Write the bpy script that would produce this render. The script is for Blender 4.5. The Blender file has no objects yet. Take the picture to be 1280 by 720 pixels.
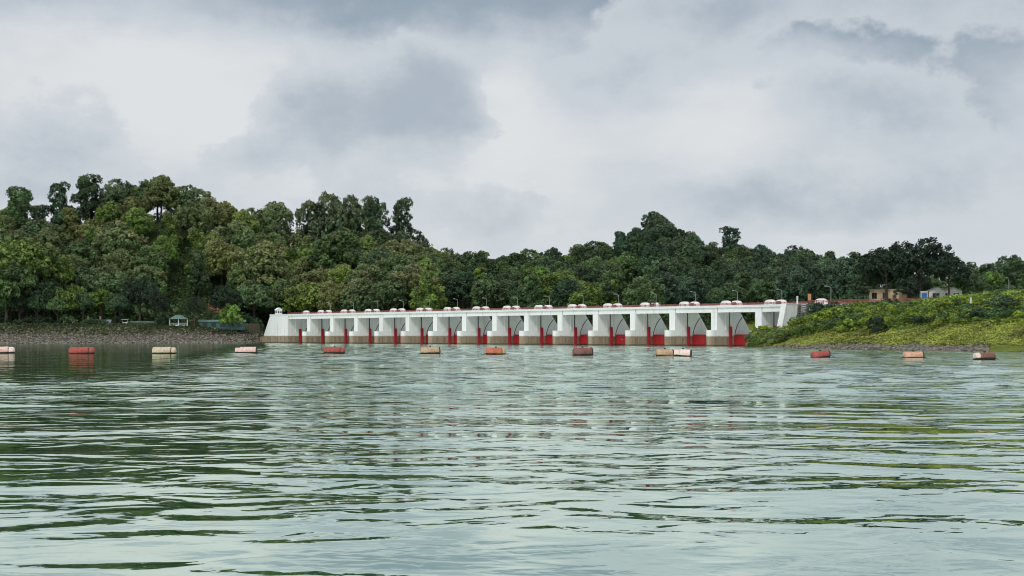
import bpy, bmesh, math, random
import numpy as np
from mathutils import Vector, Matrix

random.seed(7)
RNG = np.random.default_rng(11)
R = math.radians
SC = bpy.context.scene
COL = SC.collection

# ------------------------------------------------------------------ camera
CAM_H, F, HOR = 2.77, 1800.0, 419.0          # eye height over the lake (m), focal length and horizon row (px of 1280x720)
cd = bpy.data.cameras.new('camera')
cam = bpy.data.objects.new('camera', cd); COL.objects.link(cam)
cam.location = (0, 0, CAM_H); cam.rotation_euler = (R(90), 0, 0)
cd.sensor_width = 36; cd.lens = 36*F/1280; cd.shift_y = (HOR-360)/1280
cd.clip_start = 0.5; cd.clip_end = 6000
SC.camera = cam
SC.render.engine = 'CYCLES'
SC.cycles.use_denoising = True
SC.cycles.filter_width = 1.0
SC.cycles.max_bounces = 7; SC.cycles.diffuse_bounces = 3; SC.cycles.glossy_bounces = 3
SC.cycles.transmission_bounces = 3; SC.cycles.volume_bounces = 0; SC.cycles.transparent_max_bounces = 4
SC.view_settings.view_transform = 'Standard'; SC.view_settings.look = 'None'
SC.view_settings.gamma = 1; SC.view_settings.use_curve_mapping = False
SC.view_settings.exposure = 0.0

# ------------------------------------------------------------------ node helper
class NV:
    """a socket wrapped so that node maths can be written as arithmetic"""
    def __init__(s, nt, sock): s.nt, s.s = nt, sock
    def _m(s, op, *a, clamp=False):
        n = s.nt.nodes.new('ShaderNodeMath'); n.operation = op; n.use_clamp = clamp
        for i, v in enumerate((s,)+a):
            if isinstance(v, NV): s.nt.links.new(v.s, n.inputs[i])
            else: n.inputs[i].default_value = v
        return NV(s.nt, n.outputs[0])
    def __add__(s, o): return s._m('ADD', o)
    __radd__ = __add__
    def __sub__(s, o): return s._m('SUBTRACT', o)
    def __rsub__(s, o): return (s*-1)+o
    def __mul__(s, o): return s._m('MULTIPLY', o)
    __rmul__ = __mul__
    def __truediv__(s, o): return s._m('DIVIDE', o)
    def __pow__(s, o): return s._m('POWER', o)
    def clamp(s): return s._m('ADD', 0.0, clamp=True)
    def mx(s, o): return s._m('MAXIMUM', o)
    def mn(s, o): return s._m('MINIMUM', o)
    def smooth(s, a, b):
        n = s.nt.nodes.new('ShaderNodeMapRange'); n.interpolation_type = 'SMOOTHSTEP'
        s.nt.links.new(s.s, n.inputs[0]); n.inputs[1].default_value = a; n.inputs[2].default_value = b
        return NV(s.nt, n.outputs[0])
def comb(nt, x, y, z):
    n = nt.nodes.new('ShaderNodeCombineXYZ')
    for i, v in enumerate((x, y, z)):
        if isinstance(v, NV): nt.links.new(v.s, n.inputs[i])
        else: n.inputs[i].default_value = v
    return n.outputs[0]
def noise(nt, vec, scale, detail=2.0, rough=0.5, dist=0.0, dim='3D', out=0):
    n = nt.nodes.new('ShaderNodeTexNoise'); n.noise_dimensions = dim
    nt.links.new(vec, n.inputs['Vector']); n.inputs['Scale'].default_value = scale
    n.inputs['Detail'].default_value = detail; n.inputs['Roughness'].default_value = rough
    n.inputs['Distortion'].default_value = dist
    return NV(nt, n.outputs[out])
def mixc(nt, fac, a, b):
    n = nt.nodes.new('ShaderNodeMix'); n.data_type = 'RGBA'
    for i, v in ((0, fac), (6, a), (7, b)):
        if isinstance(v, NV): nt.links.new(v.s, n.inputs[i])
        elif hasattr(v, 'is_output'): nt.links.new(v, n.inputs[i])
        else: n.inputs[i].default_value = v if i == 0 else (*v[:3], 1)
    return n.outputs[2]
def sepxyz(nt, vec):
    n = nt.nodes.new('ShaderNodeSeparateXYZ'); nt.links.new(vec, n.inputs[0])
    return [NV(nt, o) for o in n.outputs]

# ------------------------------------------------------------------ sky: Nishita under broken cloud
SUN_EL, SUN_AZ = 44, 197                     # degrees; azimuth clockwise from +Y (behind the camera, to the left)
w = bpy.data.worlds.new('World'); SC.world = w; w.use_nodes = True
nt = w.node_tree; nt.nodes.clear()
out = nt.nodes.new('ShaderNodeOutputWorld'); bg = nt.nodes.new('ShaderNodeBackground')
nt.links.new(bg.outputs[0], out.inputs[0])
sky = nt.nodes.new('ShaderNodeTexSky'); sky.sky_type = 'NISHITA'; sky.sun_disc = False
sky.sun_elevation = R(SUN_EL); sky.sun_rotation = R(SUN_AZ); sky.dust_density = 2.0
tc = nt.nodes.new('ShaderNodeTexCoord'); D = tc.outputs['Generated']
dx, dy, dz = sepxyz(nt, D)
az = dx._m('ARCTAN2', dy)
el = dz.mx(-1.0).mn(1.0)._m('ARCSINE')
# domain warp gives the cloud edges their billows
cv3 = comb(nt, dx, dy, dz*1.5)
wx = noise(nt, cv3, 9.0, 6, 0.60) - 0.5
wy = noise(nt, comb(nt, dx+7.3, dy-2.1, dz*1.5), 9.0, 6, 0.60) - 0.5
azw, elw = az + wx*0.10, el + wy*0.07
def blobs(items):
    tot = None
    for px, py, sx, sy, a in items:
        a0 = math.atan((px-640)/F); k = math.cos(a0); e0 = math.atan((HOR-py)/F*k)
        ga = (azw - a0) / (sx/F*k*k); ge = (elw - e0) / (sy/F*k)
        g = ((ga*ga + ge*ge) * -1.0)._m('EXPONENT') * a
        tot = g if tot is None else tot + g
    return tot
# high soft layer
fbm = noise(nt, comb(nt, dx+1.7, dy, dz*1.8), 6.0, 6, 0.55)
high = (fbm - 0.5)*1.3 + 0.31 + blobs([(30, 0, 170, 55, .80), (400, -10, 210, 55, .85), (960, -5, 300, 70, 1.1), (1020, -45, 420, 60, .8), (1240, 40, 190, 140, .80), (760, 90, 90, 45, .40), (1130, 140, 150, 60, .35),
        (230, 120, 130, 70, -.55), (110, 80, 130, 30, -.30), (700, 205, 100, 60, -.45), (900, 150, 80, 50, -.45), (640, 120, 40, 70, -.5)])
# lower cumulus with crisper billowing tops
f2 = noise(nt, comb(nt, dx-3.1, dy+4.0, dz*1.4), 8.0, 7, 0.58)
cum = (f2 - 0.5)*1.6 + 0.27 + blobs([(60, 190, 95, 80, .60), (430, 140, 125, 58, .95), (545, 105, 80, 50, .65), (300, 190, 90, 40, .45), (610, 165, 60, 26, .45), (770, 95, 75, 45, .55),
        (1000, 250, 230, 36, .65), (1240, 210, 150, 60, .45), (1120, 130, 120, 45, .55), (945, 120, 24, 12, .55), (620, 270, 120, 45, .55), (250, 250, 330, 26, .40), (1000, 10, 280, 40, .5),
        (225, 115, 85, 55, -.75), (715, 215, 85, 48, -.65), (905, 150, 62, 45, -.6), (640, 110, 30, 50, -.7), (1100, 305, 220, 20, -.3)])
curd = (noise(nt, cv3, 16.0, 7, 0.62) - 0.5)
bright = (0.745, 0.765, 0.775); grey = (0.575, 0.625, 0.68); dark = (0.305, 0.375, 0.45)
wisp = noise(nt, comb(nt, dx*0.7+2.2, dy, dz*2.4), 13.0, 7, 0.62) - 0.5
cl = mixc(nt, (high + curd*0.40 + wisp*0.9).smooth(-0.28, 0.80), bright, grey)
cl = mixc(nt, (high + curd*0.2).smooth(0.62, 1.45), cl, dark)
cm_ = (cum + curd*0.45).smooth(0.42, 0.60)
body = mixc(nt, (cum + curd*0.8).smooth(0.50, 1.35), (0.61, 0.655, 0.70), (0.38, 0.445, 0.52))
cl = mixc(nt, cm_*0.85, cl, body)
# pale haze towards the horizon
cl = mixc(nt, el.smooth(0.10, 0.0)*0.55, cl, (0.66, 0.70, 0.74))
thin = nt.nodes.new('ShaderNodeVectorMath'); thin.operation = 'SCALE'
nt.links.new(sky.outputs[0], thin.inputs[0]); thin.inputs['Scale'].default_value = 0.10
fin = mixc(nt, 0.96, thin.outputs[0], cl)
nt.links.new(fin, bg.inputs['Color']); bg.inputs['Strength'].default_value = 1.0

sd = bpy.data.lights.new('sun', 'SUN'); sun = bpy.data.objects.new('sun', sd); COL.objects.link(sun)
sd.energy = 1.5; sd.angle = R(14); sd.color = (1.0, 0.965, 0.91)
sun.rotation_euler = (R(90-SUN_EL), 0, R(180-SUN_AZ)); sun.location = (-60, -60, 120)

# ------------------------------------------------------------------ materials
def material(name):
    m = bpy.data.materials.new(name); m.use_nodes = True
    nt = m.node_tree; b = nt.nodes['Principled BSDF']
    return m, nt, b
def geo_pos(nt): return nt.nodes.new('ShaderNodeNewGeometry').outputs['Position']
def obj_pos(nt): return nt.nodes.new('ShaderNodeTexCoord').outputs['Object']
def simple(name, col, rough=0.7, var=0.25, scale=1.5, metal=0.0, bump=0.0):
    m, nt, b = material(name)
    p = obj_pos(nt)
    n = noise(nt, p, scale, 5, 0.6)
    lo = tuple(c*(1-var) for c in col); hi = tuple(min(1, c*(1+var)) for c in col)
    nt.links.new(mixc(nt, n.smooth(0.3, 0.7), lo, hi), b.inputs['Base Color'])
    b.inputs['Roughness'].default_value = rough; b.inputs['Metallic'].default_value = metal
    if bump:
        bn = nt.nodes.new('ShaderNodeBump'); bn.inputs['Distance'].default_value = bump
        nt.links.new(noise(nt, p, scale*6, 4).s, bn.inputs['Height']); nt.links.new(bn.outputs[0], b.inputs['Normal'])
    return m

def mat_foliage():
    m, nt, b = material('foliage')
    oi = nt.nodes.new('ShaderNodeObjectInfo')
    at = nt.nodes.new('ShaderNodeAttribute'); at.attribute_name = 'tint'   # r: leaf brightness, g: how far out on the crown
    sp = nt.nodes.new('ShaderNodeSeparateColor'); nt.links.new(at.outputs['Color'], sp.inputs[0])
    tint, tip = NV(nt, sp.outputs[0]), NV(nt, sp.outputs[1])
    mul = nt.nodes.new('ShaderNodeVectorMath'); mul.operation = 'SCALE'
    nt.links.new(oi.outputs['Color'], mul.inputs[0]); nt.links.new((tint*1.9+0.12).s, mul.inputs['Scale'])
    flush = mixc(nt, (tip*NV(nt, oi.outputs['Alpha'])).clamp(), mul.outputs[0], (0.34, 0.345, 0.15))  # pale young-leaf colour, also painting lit highlights on upper outer tufts
    nt.links.new(flush, b.inputs['Base Color'])
    b.inputs['Roughness'].default_value = 0.55
    b.inputs['Specular IOR Level'].default_value = 0.35
    tr = nt.nodes.new('ShaderNodeBsdfTranslucent'); nt.links.new(flush, tr.inputs['Color'])
    ms = nt.nodes.new('ShaderNodeMixShader'); ms.inputs[0].default_value = 0.22
    nt.links.new(b.outputs[0], ms.inputs[1]); nt.links.new(tr.outputs[0], ms.inputs[2])
    nt.links.new(ms.outputs[0], nt.nodes['Material Output'].inputs[0])
    return m
M_LEAF = mat_foliage()
M_BARK = simple('bark', (0.075, 0.062, 0.048), 0.9, 0.45, 1.2)
M_BARKPALE = simple('pale_bark', (0.20, 0.185, 0.15), 0.9, 0.35, 1.2)

def mat_concrete():
    """white-washed concrete with the brown drawdown band above the water and run-off streaks"""
    m, nt, b = material('whitewashed_concrete')
    p = geo_pos(nt); x, y, z = sepxyz(nt, p)
    fine = noise(nt, p, 0.9, 6, 0.65)
    streak = noise(nt, comb(nt, x*1.0, y*1.0, z*0.06), 1.1, 5, 0.6)
    c = mixc(nt, fine.smooth(0.3, 0.75)*0.5, (0.85, 0.87, 0.865), (0.76, 0.785, 0.78))
    c = mixc(nt, streak.smooth(0.53, 0.74)*0.42, c, (0.36, 0.37, 0.35))
    c = mixc(nt, noise(nt, comb(nt, x, y, z*0.5), 0.16, 3, 0.5).smooth(0.45, 0.7)*0.30, c, (0.62, 0.62, 0.57))
    brown = mixc(nt, streak.smooth(0.35, 0.65), (0.36, 0.285, 0.20), (0.215, 0.165, 0.115))
    brown = mixc(nt, fine.smooth(0.5, 0.8)*0.45, brown, (0.41, 0.37, 0.29))
    lvl = z + (streak-0.5)*0.5 + (fine-0.5)*0.3
    c = mixc(nt, lvl.smooth(2.75, 2.3), c, brown)
    c = mixc(nt, lvl.smooth(0.5, 0.15)*0.8, c, (0.055, 0.055, 0.035))
    nt.links.new(c, b.inputs['Base Color']); b.inputs['Roughness'].default_value = 0.85
    return m
M_CONC = mat_concrete()
M_WHITE = simple('white_paint', (0.78, 0.80, 0.79), 0.6, 0.06, 1.0)
M_DOME = simple('hoist_cover_paint', (0.82, 0.77, 0.75), 0.5, 0.10, 0.8)
def mat_redgate():
    m, nt, b = material('red_gate_paint')
    p = geo_pos(nt); x, y, z = sepxyz(nt, p)
    st = noise(nt, comb(nt, x, y, z*0.15), 1.3, 4, 0.6)
    c = mixc(nt, st.smooth(0.35, 0.75), (0.50, 0.020, 0.026), (0.33, 0.018, 0.022))
    c = mixc(nt, (z+(st-0.5)*0.4).smooth(0.6, 0.15), c, (0.06, 0.03, 0.02))
    nt.links.new(c, b.inputs['Base Color']); b.inputs['Roughness'].default_value = 0.5
    return m
M_RED = mat_redgate()
M_GUIDE = simple('red_guide_paint', (0.36, 0.022, 0.035), 0.55, 0.25, 0.7)
M_RAIL = simple('red_railing_paint', (0.30, 0.105, 0.10), 0.6, 0.25, 1.0)
M_STEEL = simple('dark_steel', (0.055, 0.06, 0.065), 0.55, 0.35, 1.5)
M_GALV = simple('galvanised_steel', (0.30, 0.33, 0.33), 0.5, 0.15, 2.0)
M_ROAD = simple('asphalt', (0.06, 0.06, 0.06), 0.9, 0.2, 0.8)
M_GLASS = simple('dark_window_glass', (0.02, 0.025, 0.03), 0.15, 0.2, 1.0)
M_ORANGE = simple('orange_box_paint', (0.50, 0.25, 0.11), 0.6, 0.15, 1.5)
M_CREAM = simple('cream_plaster', (0.66, 0.52, 0.33), 0.85, 0.18, 0.7)
M_PLAST = simple('white_plaster', (0.74, 0.74, 0.72), 0.85, 0.10, 0.6)
M_GREYROOF = simple('cement_sheet_roof', (0.36, 0.36, 0.35), 0.85, 0.2, 0.9)
M_GREENROOF = simple('green_sheet_roof', (0.12, 0.21, 0.175), 0.6, 0.18, 1.0)
M_TEAL = simple('teal_sheet', (0.03, 0.105, 0.09), 0.6, 0.25, 1.0)
M_BLUE = simple('blue_door_paint', (0.03, 0.16, 0.45), 0.5, 0.2, 1.0)
M_WOOD = simple('weathered_timber', (0.13, 0.10, 0.075), 0.9, 0.4, 2.0)
M_STONE = simple('riprap_stone', (0.150, 0.138, 0.112), 0.95, 0.8, 1.1)
M_SKIN = simple('skin', (0.22, 0.12, 0.08), 0.6, 0.05)
M_HAIR = simple('black_hair', (0.01, 0.01, 0.01), 0.6, 0.1)

# ------------------------------------------------------------------ mesh helpers
class MB:
    def __init__(s): s.v, s.f, s.mi, s.cur = [], [], [], 0
    def add(s, vs, fs):
        o = len(s.v); s.v += [tuple(v) for v in vs]
        s.f += [tuple(i+o for i in f) for f in fs]; s.mi += [s.cur]*len(fs)
        return s
    def box(s, x0, x1, y0, y1, z0, z1):
        return s.add([(x0,y0,z0),(x1,y0,z0),(x1,y1,z0),(x0,y1,z0),(x0,y0,z1),(x1,y0,z1),(x1,y1,z1),(x0,y1,z1)],
                     [(0,3,2,1),(4,5,6,7),(0,1,5,4),(1,2,6,5),(2,3,7,6),(3,0,4,7)])
    def prism(s, poly, a0, a1, axis='z'):
        """extrude a 2D polygon along an axis; axis z: poly=(x,y); axis x: poly=(y,z)"""
        n = len(poly)
        f = (lambda p, a: (p[0], p[1], a)) if axis == 'z' else ((lambda p, a: (a, p[0], p[1])) if axis == 'x' else (lambda p, a: (p[0], a, p[1])))
        vs = [f(p, a0) for p in poly] + [f(p, a1) for p in poly]
        fs = [tuple(range(n-1, -1, -1)), tuple(range(n, 2*n))] + [(i, (i+1) % n, (i+1) % n+n, i+n) for i in range(n)]
        return s.add(vs, fs)
    def tube(s, pts, rads, n=6, cap=True):
        pts = [Vector(p) for p in pts]; vs = []; fs = []
        for i, p in enumerate(pts):
            d = (pts[min(i+1, len(pts)-1)] - pts[max(i-1, 0)]).normalized()
            a = d.orthogonal().normalized() if abs(d.z) < 0.9 else Vector((1,0,0)).cross(d).normalized()
            b = d.cross(a)
            for k in range(n):
                t = 2*math.pi*k/n; vs.append(p + (a*math.cos(t)+b*math.sin(t))*rads[i])
        for i in range(len(pts)-1):
            for k in range(n):
                fs.append((i*n+k, i*n+(k+1) % n, (i+1)*n+(k+1) % n, (i+1)*n+k))
        if cap: fs += [tuple(range(n-1, -1, -1)), tuple(range((len(pts)-1)*n, len(pts)*n))]
        return s.add(vs, fs)
    def lathe_x(s, prof, n=18, cz=0.0):
        """profile of (x, r) turned about the x axis"""
        vs = [(x, r*math.cos(2*math.pi*k/n), cz+r*math.sin(2*math.pi*k/n)) for x, r in prof for k in range(n)]
        fs = [(i*n+k, (i+1)*n+k, (i+1)*n+(k+1) % n, i*n+(k+1) % n) for i in range(len(prof)-1) for k in range(n)]
        fs += [tuple(range(n)), tuple(range(len(prof)*n-1, (len(prof)-1)*n-1, -1))]
        return s.add(vs, fs)
    def mesh(s, name, mats, smooth=False):
        me = bpy.data.meshes.new(name); me.from_pydata(s.v, [], s.f)
        for m in (mats if isinstance(mats, (list, tuple)) else [mats]): me.materials.append(m)
        if len(me.materials) > 1: me.polygons.foreach_set('material_index', s.mi)
        bm = bmesh.new(); bm.from_mesh(me); bmesh.ops.recalc_face_normals(bm, faces=bm.faces); bm.to_mesh(me); bm.free()
        if smooth: me.polygons.foreach_set('use_smooth', [True]*len(me.polygons))
        me.update(); return me
    def build(s, name, mats, parent=None, smooth=False): return link(name, s.mesh(name, mats, smooth), parent)
def link(name, data, parent=None, loc=None, rz=0.0, scale=None):
    o = bpy.data.objects.new(name, data); COL.objects.link(o)
    if parent: o.parent = parent
    if loc is not None: o.location = loc
    if rz: o.rotation_euler = (0, 0, rz)
    if scale is not None: o.scale = scale if hasattr(scale, '__len__') else (scale,)*3
    return o
def tag(o, label, cat, group=None, kind=None):
    o['label'] = label; o['category'] = cat
    if group: o['group'] = group
    if kind: o['kind'] = kind
    return o
def struct(o, label=None, cat=None):
    o['kind'] = 'structure'
    if label: o['label'] = label; o['category'] = cat
    return o
def empty(name, loc=(0,0,0), rz=0.0, scale=None):
    o = link(name, None, None, loc, rz, scale); o.empty_display_size = 0.5; return o
def raw_mesh(name, V, Fq, mat, attr=None, smooth=False):
    """fast mesh from numpy arrays of vertices and equal-sized faces, with an optional per-vertex colour"""
    me = bpy.data.meshes.new(name); n, k = Fq.shape
    me.vertices.add(len(V)); me.vertices.foreach_set('co', np.asarray(V, np.float32).ravel())
    me.loops.add(n*k); me.loops.foreach_set('vertex_index', Fq.astype(np.int32).ravel())
    me.polygons.add(n); me.polygons.foreach_set('loop_start', np.arange(0, n*k, k, dtype=np.int32))
    me.materials.append(mat)
    if attr is not None:
        a = me.color_attributes.new('tint', 'FLOAT_COLOR', 'POINT'); a.data.foreach_set('color', np.asarray(attr, np.float32).ravel())
    if smooth: me.polygons.foreach_set('use_smooth', np.ones(n, bool))
    me.update(calc_edges=True); return me
def X_at(px, Y): return (px-640)/F*Y
def Z_at(py, Y): return CAM_H + (HOR-py)/F*Y

# ------------------------------------------------------------------ the dam's own frame: u along the crest, v downstream
DAM_O = Vector((-76.04, 515.88, 0)); DAM_A = math.atan2(-0.75005, 0.66138)
UX = Vector((math.cos(DAM_A), math.sin(DAM_A), 0)); VX = Vector((-math.sin(DAM_A), math.cos(DAM_A), 0))
def dam(u, v, z=0.0): return DAM_O + UX*u + VX*v + Vector((0, 0, z))
def dam_Y(px):
    k = (px-640)/F; u = (k*DAM_O.y - DAM_O.x) / (UX.x - k*UX.y); return DAM_O.y + UX.y*u
PITCH, NB = 14.2, 16

# ------------------------------------------------------------------ terrain
def interp(px, tab): return np.interp(px, [t[0] for t in tab], [t[1] for t in tab])
SHORE_L = [(-2600, 380), (-600, 470), (0, 478), (120, 488), (250, 499), (305, 508), (322, 520), (338, 540)]
SHORE_R = [(905, 372), (925, 356), (950, 322), (1000, 293), (1060, 277), (1130, 262), (1200, 245), (1280, 232), (1500, 205), (4200, 130)]
RIDGE_Y = [(-2600, 560), (-200, 635), (0, 640), (250, 645), (520, 650), (650, 640), (800, 690), (930, 680), (1060, 610), (1110, 560), (1180, 500), (1300, 470), (1700, 450), (4200, 400)]
SKY_ROW = [(-2600, 330), (-200, 240), (0, 262), (50, 266), (128, 258), (150, 240), (200, 222), (240, 238), (270, 256), (300, 270), (330, 280), (360, 288), (440, 286), (500, 294), (530, 302), (640, 317), (720, 306), (770, 295), (815, 272), (860, 296), (890, 308), (930, 312), (1000, 310), (1060, 330), (1120, 352), (1200, 350), (1250, 335), (1300, 322), (1700, 310), (4200, 340)]
TREE_H = [(0, 19), (520, 18), (545, 15), (770, 16), (1000, 15), (1100, 12), (1300, 12)]
RIDGE_Z = [(p, (HOR-np.interp(p, [t[0] for t in SKY_ROW], [t[1] for t in SKY_ROW]))/F*np.interp(p, [t[0] for t in RIDGE_Y], [t[1] for t in RIDGE_Y]) + CAM_H - np.interp(p, [t[0] for t in TREE_H], [t[1] for t in TREE_H])) for p, _ in SKY_ROW]
def vnoise(x, y, s):
    return (np.sin(x*s+1.3*np.sin(y*s*0.7)) * np.cos(y*s*1.13+1.7*np.sin(x*s*0.53)))
def sstep(t): t = np.clip(t, 0, 1); return t*t*(3-2*t)
def ground_z(px, Y):
    px = np.asarray(px, float); Y = np.asarray(Y, float)
    kd = (px-640)/F; u = (kd*DAM_O.y - DAM_O.x) / (UX.x - kd*UX.y)
    yd = np.where((px > 200) & (px < 1500), DAM_O.y + UX.y*u, 0)
    x = kd*Y
    # three kinds of foreland
    dl = Y - interp(px, SHORE_L)
    zl = np.where(dl < 0, dl*0.35, np.interp(dl, [0, 3, 16, 20, 45], [0, 0.8, 6.2, 6.6, 7.2]))
    dm = Y - (yd + 24)
    zm = np.where(dm < 0, np.maximum(dm*0.8, -6), np.interp(dm, [0, 14, 40], [0, 5.5, 8]))
    dr = Y - interp(px, SHORE_R)
    top = np.interp(px, [905, 960, 985, 1000, 1030, 1060, 1150, 1280, 1500], [2.0, 3.2, 4.4, 6.4, 8.6, 9.3, 10.3, 11.8, 12.5])
    wd = np.maximum(np.where(px < 1500, yd - 6 - interp(px, SHORE_R), 70), 12)
    t = np.clip(dr/wd, 0, 1)
    zr = np.where(dr < 0, dr*0.25, top*np.interp(t, [0, 0.05, 0.16, 0.42, 0.6, 0.85, 1], [0, 0.05, 0.14, 0.42, 0.58, 0.92, 1.0]))
    zr = zr + np.where(dr > 3, (0.35*vnoise(x, Y, 0.35)+0.45*vnoise(x+9, Y, 0.16))*np.clip(dr/14, 0, 1), 0)
    wl = sstep((338-px)/10); wr = sstep((px-903)/16)
    wr2 = np.where((px > 900) & (px < 1000) & (Y > yd + 12), sstep((px-985)/30), wr)   # behind the crest the right end falls to the tailwater
    base = zl*wl + zm*(1-wl)*(1-wr2) + zr*wr2
    yf = np.where(wl > 0.5, interp(px, SHORE_L)+40, np.where(wr2 > 0.5, yd+60, yd+45))
    yf = np.where(px > 1500, interp(px, SHORE_R)+140, yf)
    yr = interp(px, RIDGE_Y); hz = interp(px, RIDGE_Z)
    s = sstep((Y-yf)/np.maximum(yr-yf, 30))
    z = base + np.maximum(hz-base, 0)*s
    z = z + s*(1.6*vnoise(x, Y, 0.045) + 0.6*vnoise(x, Y, 0.13))
    z = z - np.clip(Y-yr-30, 0, 400)*0.10
    # the bays stand in open water
    du, dv = (x-DAM_O.x)*UX.x+(Y-DAM_O.y)*UX.y, (x-DAM_O.x)*VX.x+(Y-DAM_O.y)*VX.y
    bay = np.where((du > -14) & (du < 225.6), sstep((dv+12.5)/3.5)*sstep((22-dv)/4), 0)
    z = np.where(z > -4, z*(1-bay)-4*bay, z)
    return z
def gz(X, Y): return float(ground_z(640+F*X/Y, Y))

gpx = np.concatenate([np.linspace(-2600, -80, 60), np.linspace(-60, 320, 120), np.linspace(323, 345, 12), np.linspace(348, 895, 170), np.linspace(898, 1300, 200), np.linspace(1310, 4200, 60)])
gy = np.concatenate([np.linspace(100, 225, 20), np.linspace(227, 580, 220), np.linspace(583, 760, 60), np.linspace(780, 1200, 12)])
PX, YY = np.meshgrid(gpx, gy, indexing='ij')
ZZ = ground_z(PX, YY); XX = (PX-640)/F*YY
V = np.stack([XX, YY, ZZ], -1).reshape(-1, 3)
I = np.arange(PX.size).reshape(PX.shape)
Fq = np.stack([I[:-1, :-1], I[1:, :-1], I[1:, 1:], I[:-1, 1:]], -1).reshape(-1, 4)
keep = (V[Fq][:, :, 2].max(1) > -5.5)
Fq = Fq[keep]
# cover: r grass-green amount, g rock/earth amount, b lush yellow-green of the right bank
lm = 1-sstep((PX-330)/12)
dl = YY-interp(PX, SHORE_L); dr = YY-interp(PX, SHORE_R)
rock = lm*np.clip((4.9+1.2*vnoise(XX, YY, 0.25)-ZZ)/2, 0, 1) + (1-lm)*np.clip((0.55+0.45*vnoise(XX, YY, 0.3)-ZZ)/0.5, 0, 1)
lush = sstep((PX-900)/20)*np.clip(1-(ZZ-11)/5, 0, 1)
slip = np.exp(-(((PX-268)/11)**2+((YY-572)/9)**2)) + np.exp(-(((PX-578)/22)**2+((YY-503)/14)**2)) + 0.9*np.exp(-(((PX-525)/9)**2+((YY-545)/16)**2)) + 0.6*np.exp(-(((PX-240)/22)**2+((YY-552)/10)**2))
attr = np.stack([np.clip(slip, 0, 1), np.clip(rock, 0, 1), lush, np.ones_like(ZZ)], -1).reshape(-1, 4)
def mat_ground():
    m, nt, b = material('ground_cover')
    p = geo_pos(nt)
    at = nt.nodes.new('ShaderNodeAttribute'); at.attribute_name = 'tint'
    sp = nt.nodes.new('ShaderNodeSeparateColor'); nt.links.new(at.outputs['Color'], sp.inputs[0])
    slip, rk, lu = [NV(nt, o) for o in sp.outputs[:3]]
    n1 = noise(nt, p, 0.35, 6, 0.65); n2 = noise(nt, p, 2.2, 5, 0.65)
    g = mixc(nt, n2.smooth(0.35, 0.7), (0.028, 0.045, 0.018), (0.075, 0.095, 0.032))
    l = mixc(nt, n2.smooth(0.3, 0.7), (0.13, 0.18, 0.033), (0.24, 0.275, 0.05))
    l = mixc(nt, n1.smooth(0.45, 0.7)*0.6, l, (0.07, 0.11, 0.022))
    g = mixc(nt, lu, g, l)
    e = mixc(nt, n2.smooth(0.35, 0.65), (0.07, 0.06, 0.045), (0.17, 0.145, 0.11))
    g = mixc(nt, (rk + (n1-0.5)*0.8).smooth(0.35, 0.65), g, e)
    g = mixc(nt, (slip + (n1-0.5)*0.6).smooth(0.40, 0.70), g, (0.30, 0.155, 0.09))
    nt.links.new(g, b.inputs['Base Color']); b.inputs['Roughness'].default_value = 0.95
    b.inputs['Specular IOR Level'].default_value = 0.1
    bn = nt.nodes.new('ShaderNodeBump'); bn.inputs['Distance'].default_value = 0.5
    nt.links.new(n2.s, bn.inputs['Height']); nt.links.new(bn.outputs[0], b.inputs['Normal'])
    return m
struct(link('terrain', raw_mesh('terrain', V, Fq, mat_ground(), attr, True)), 'wooded hills and grassy banks around the lake', 'terrain')

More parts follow.
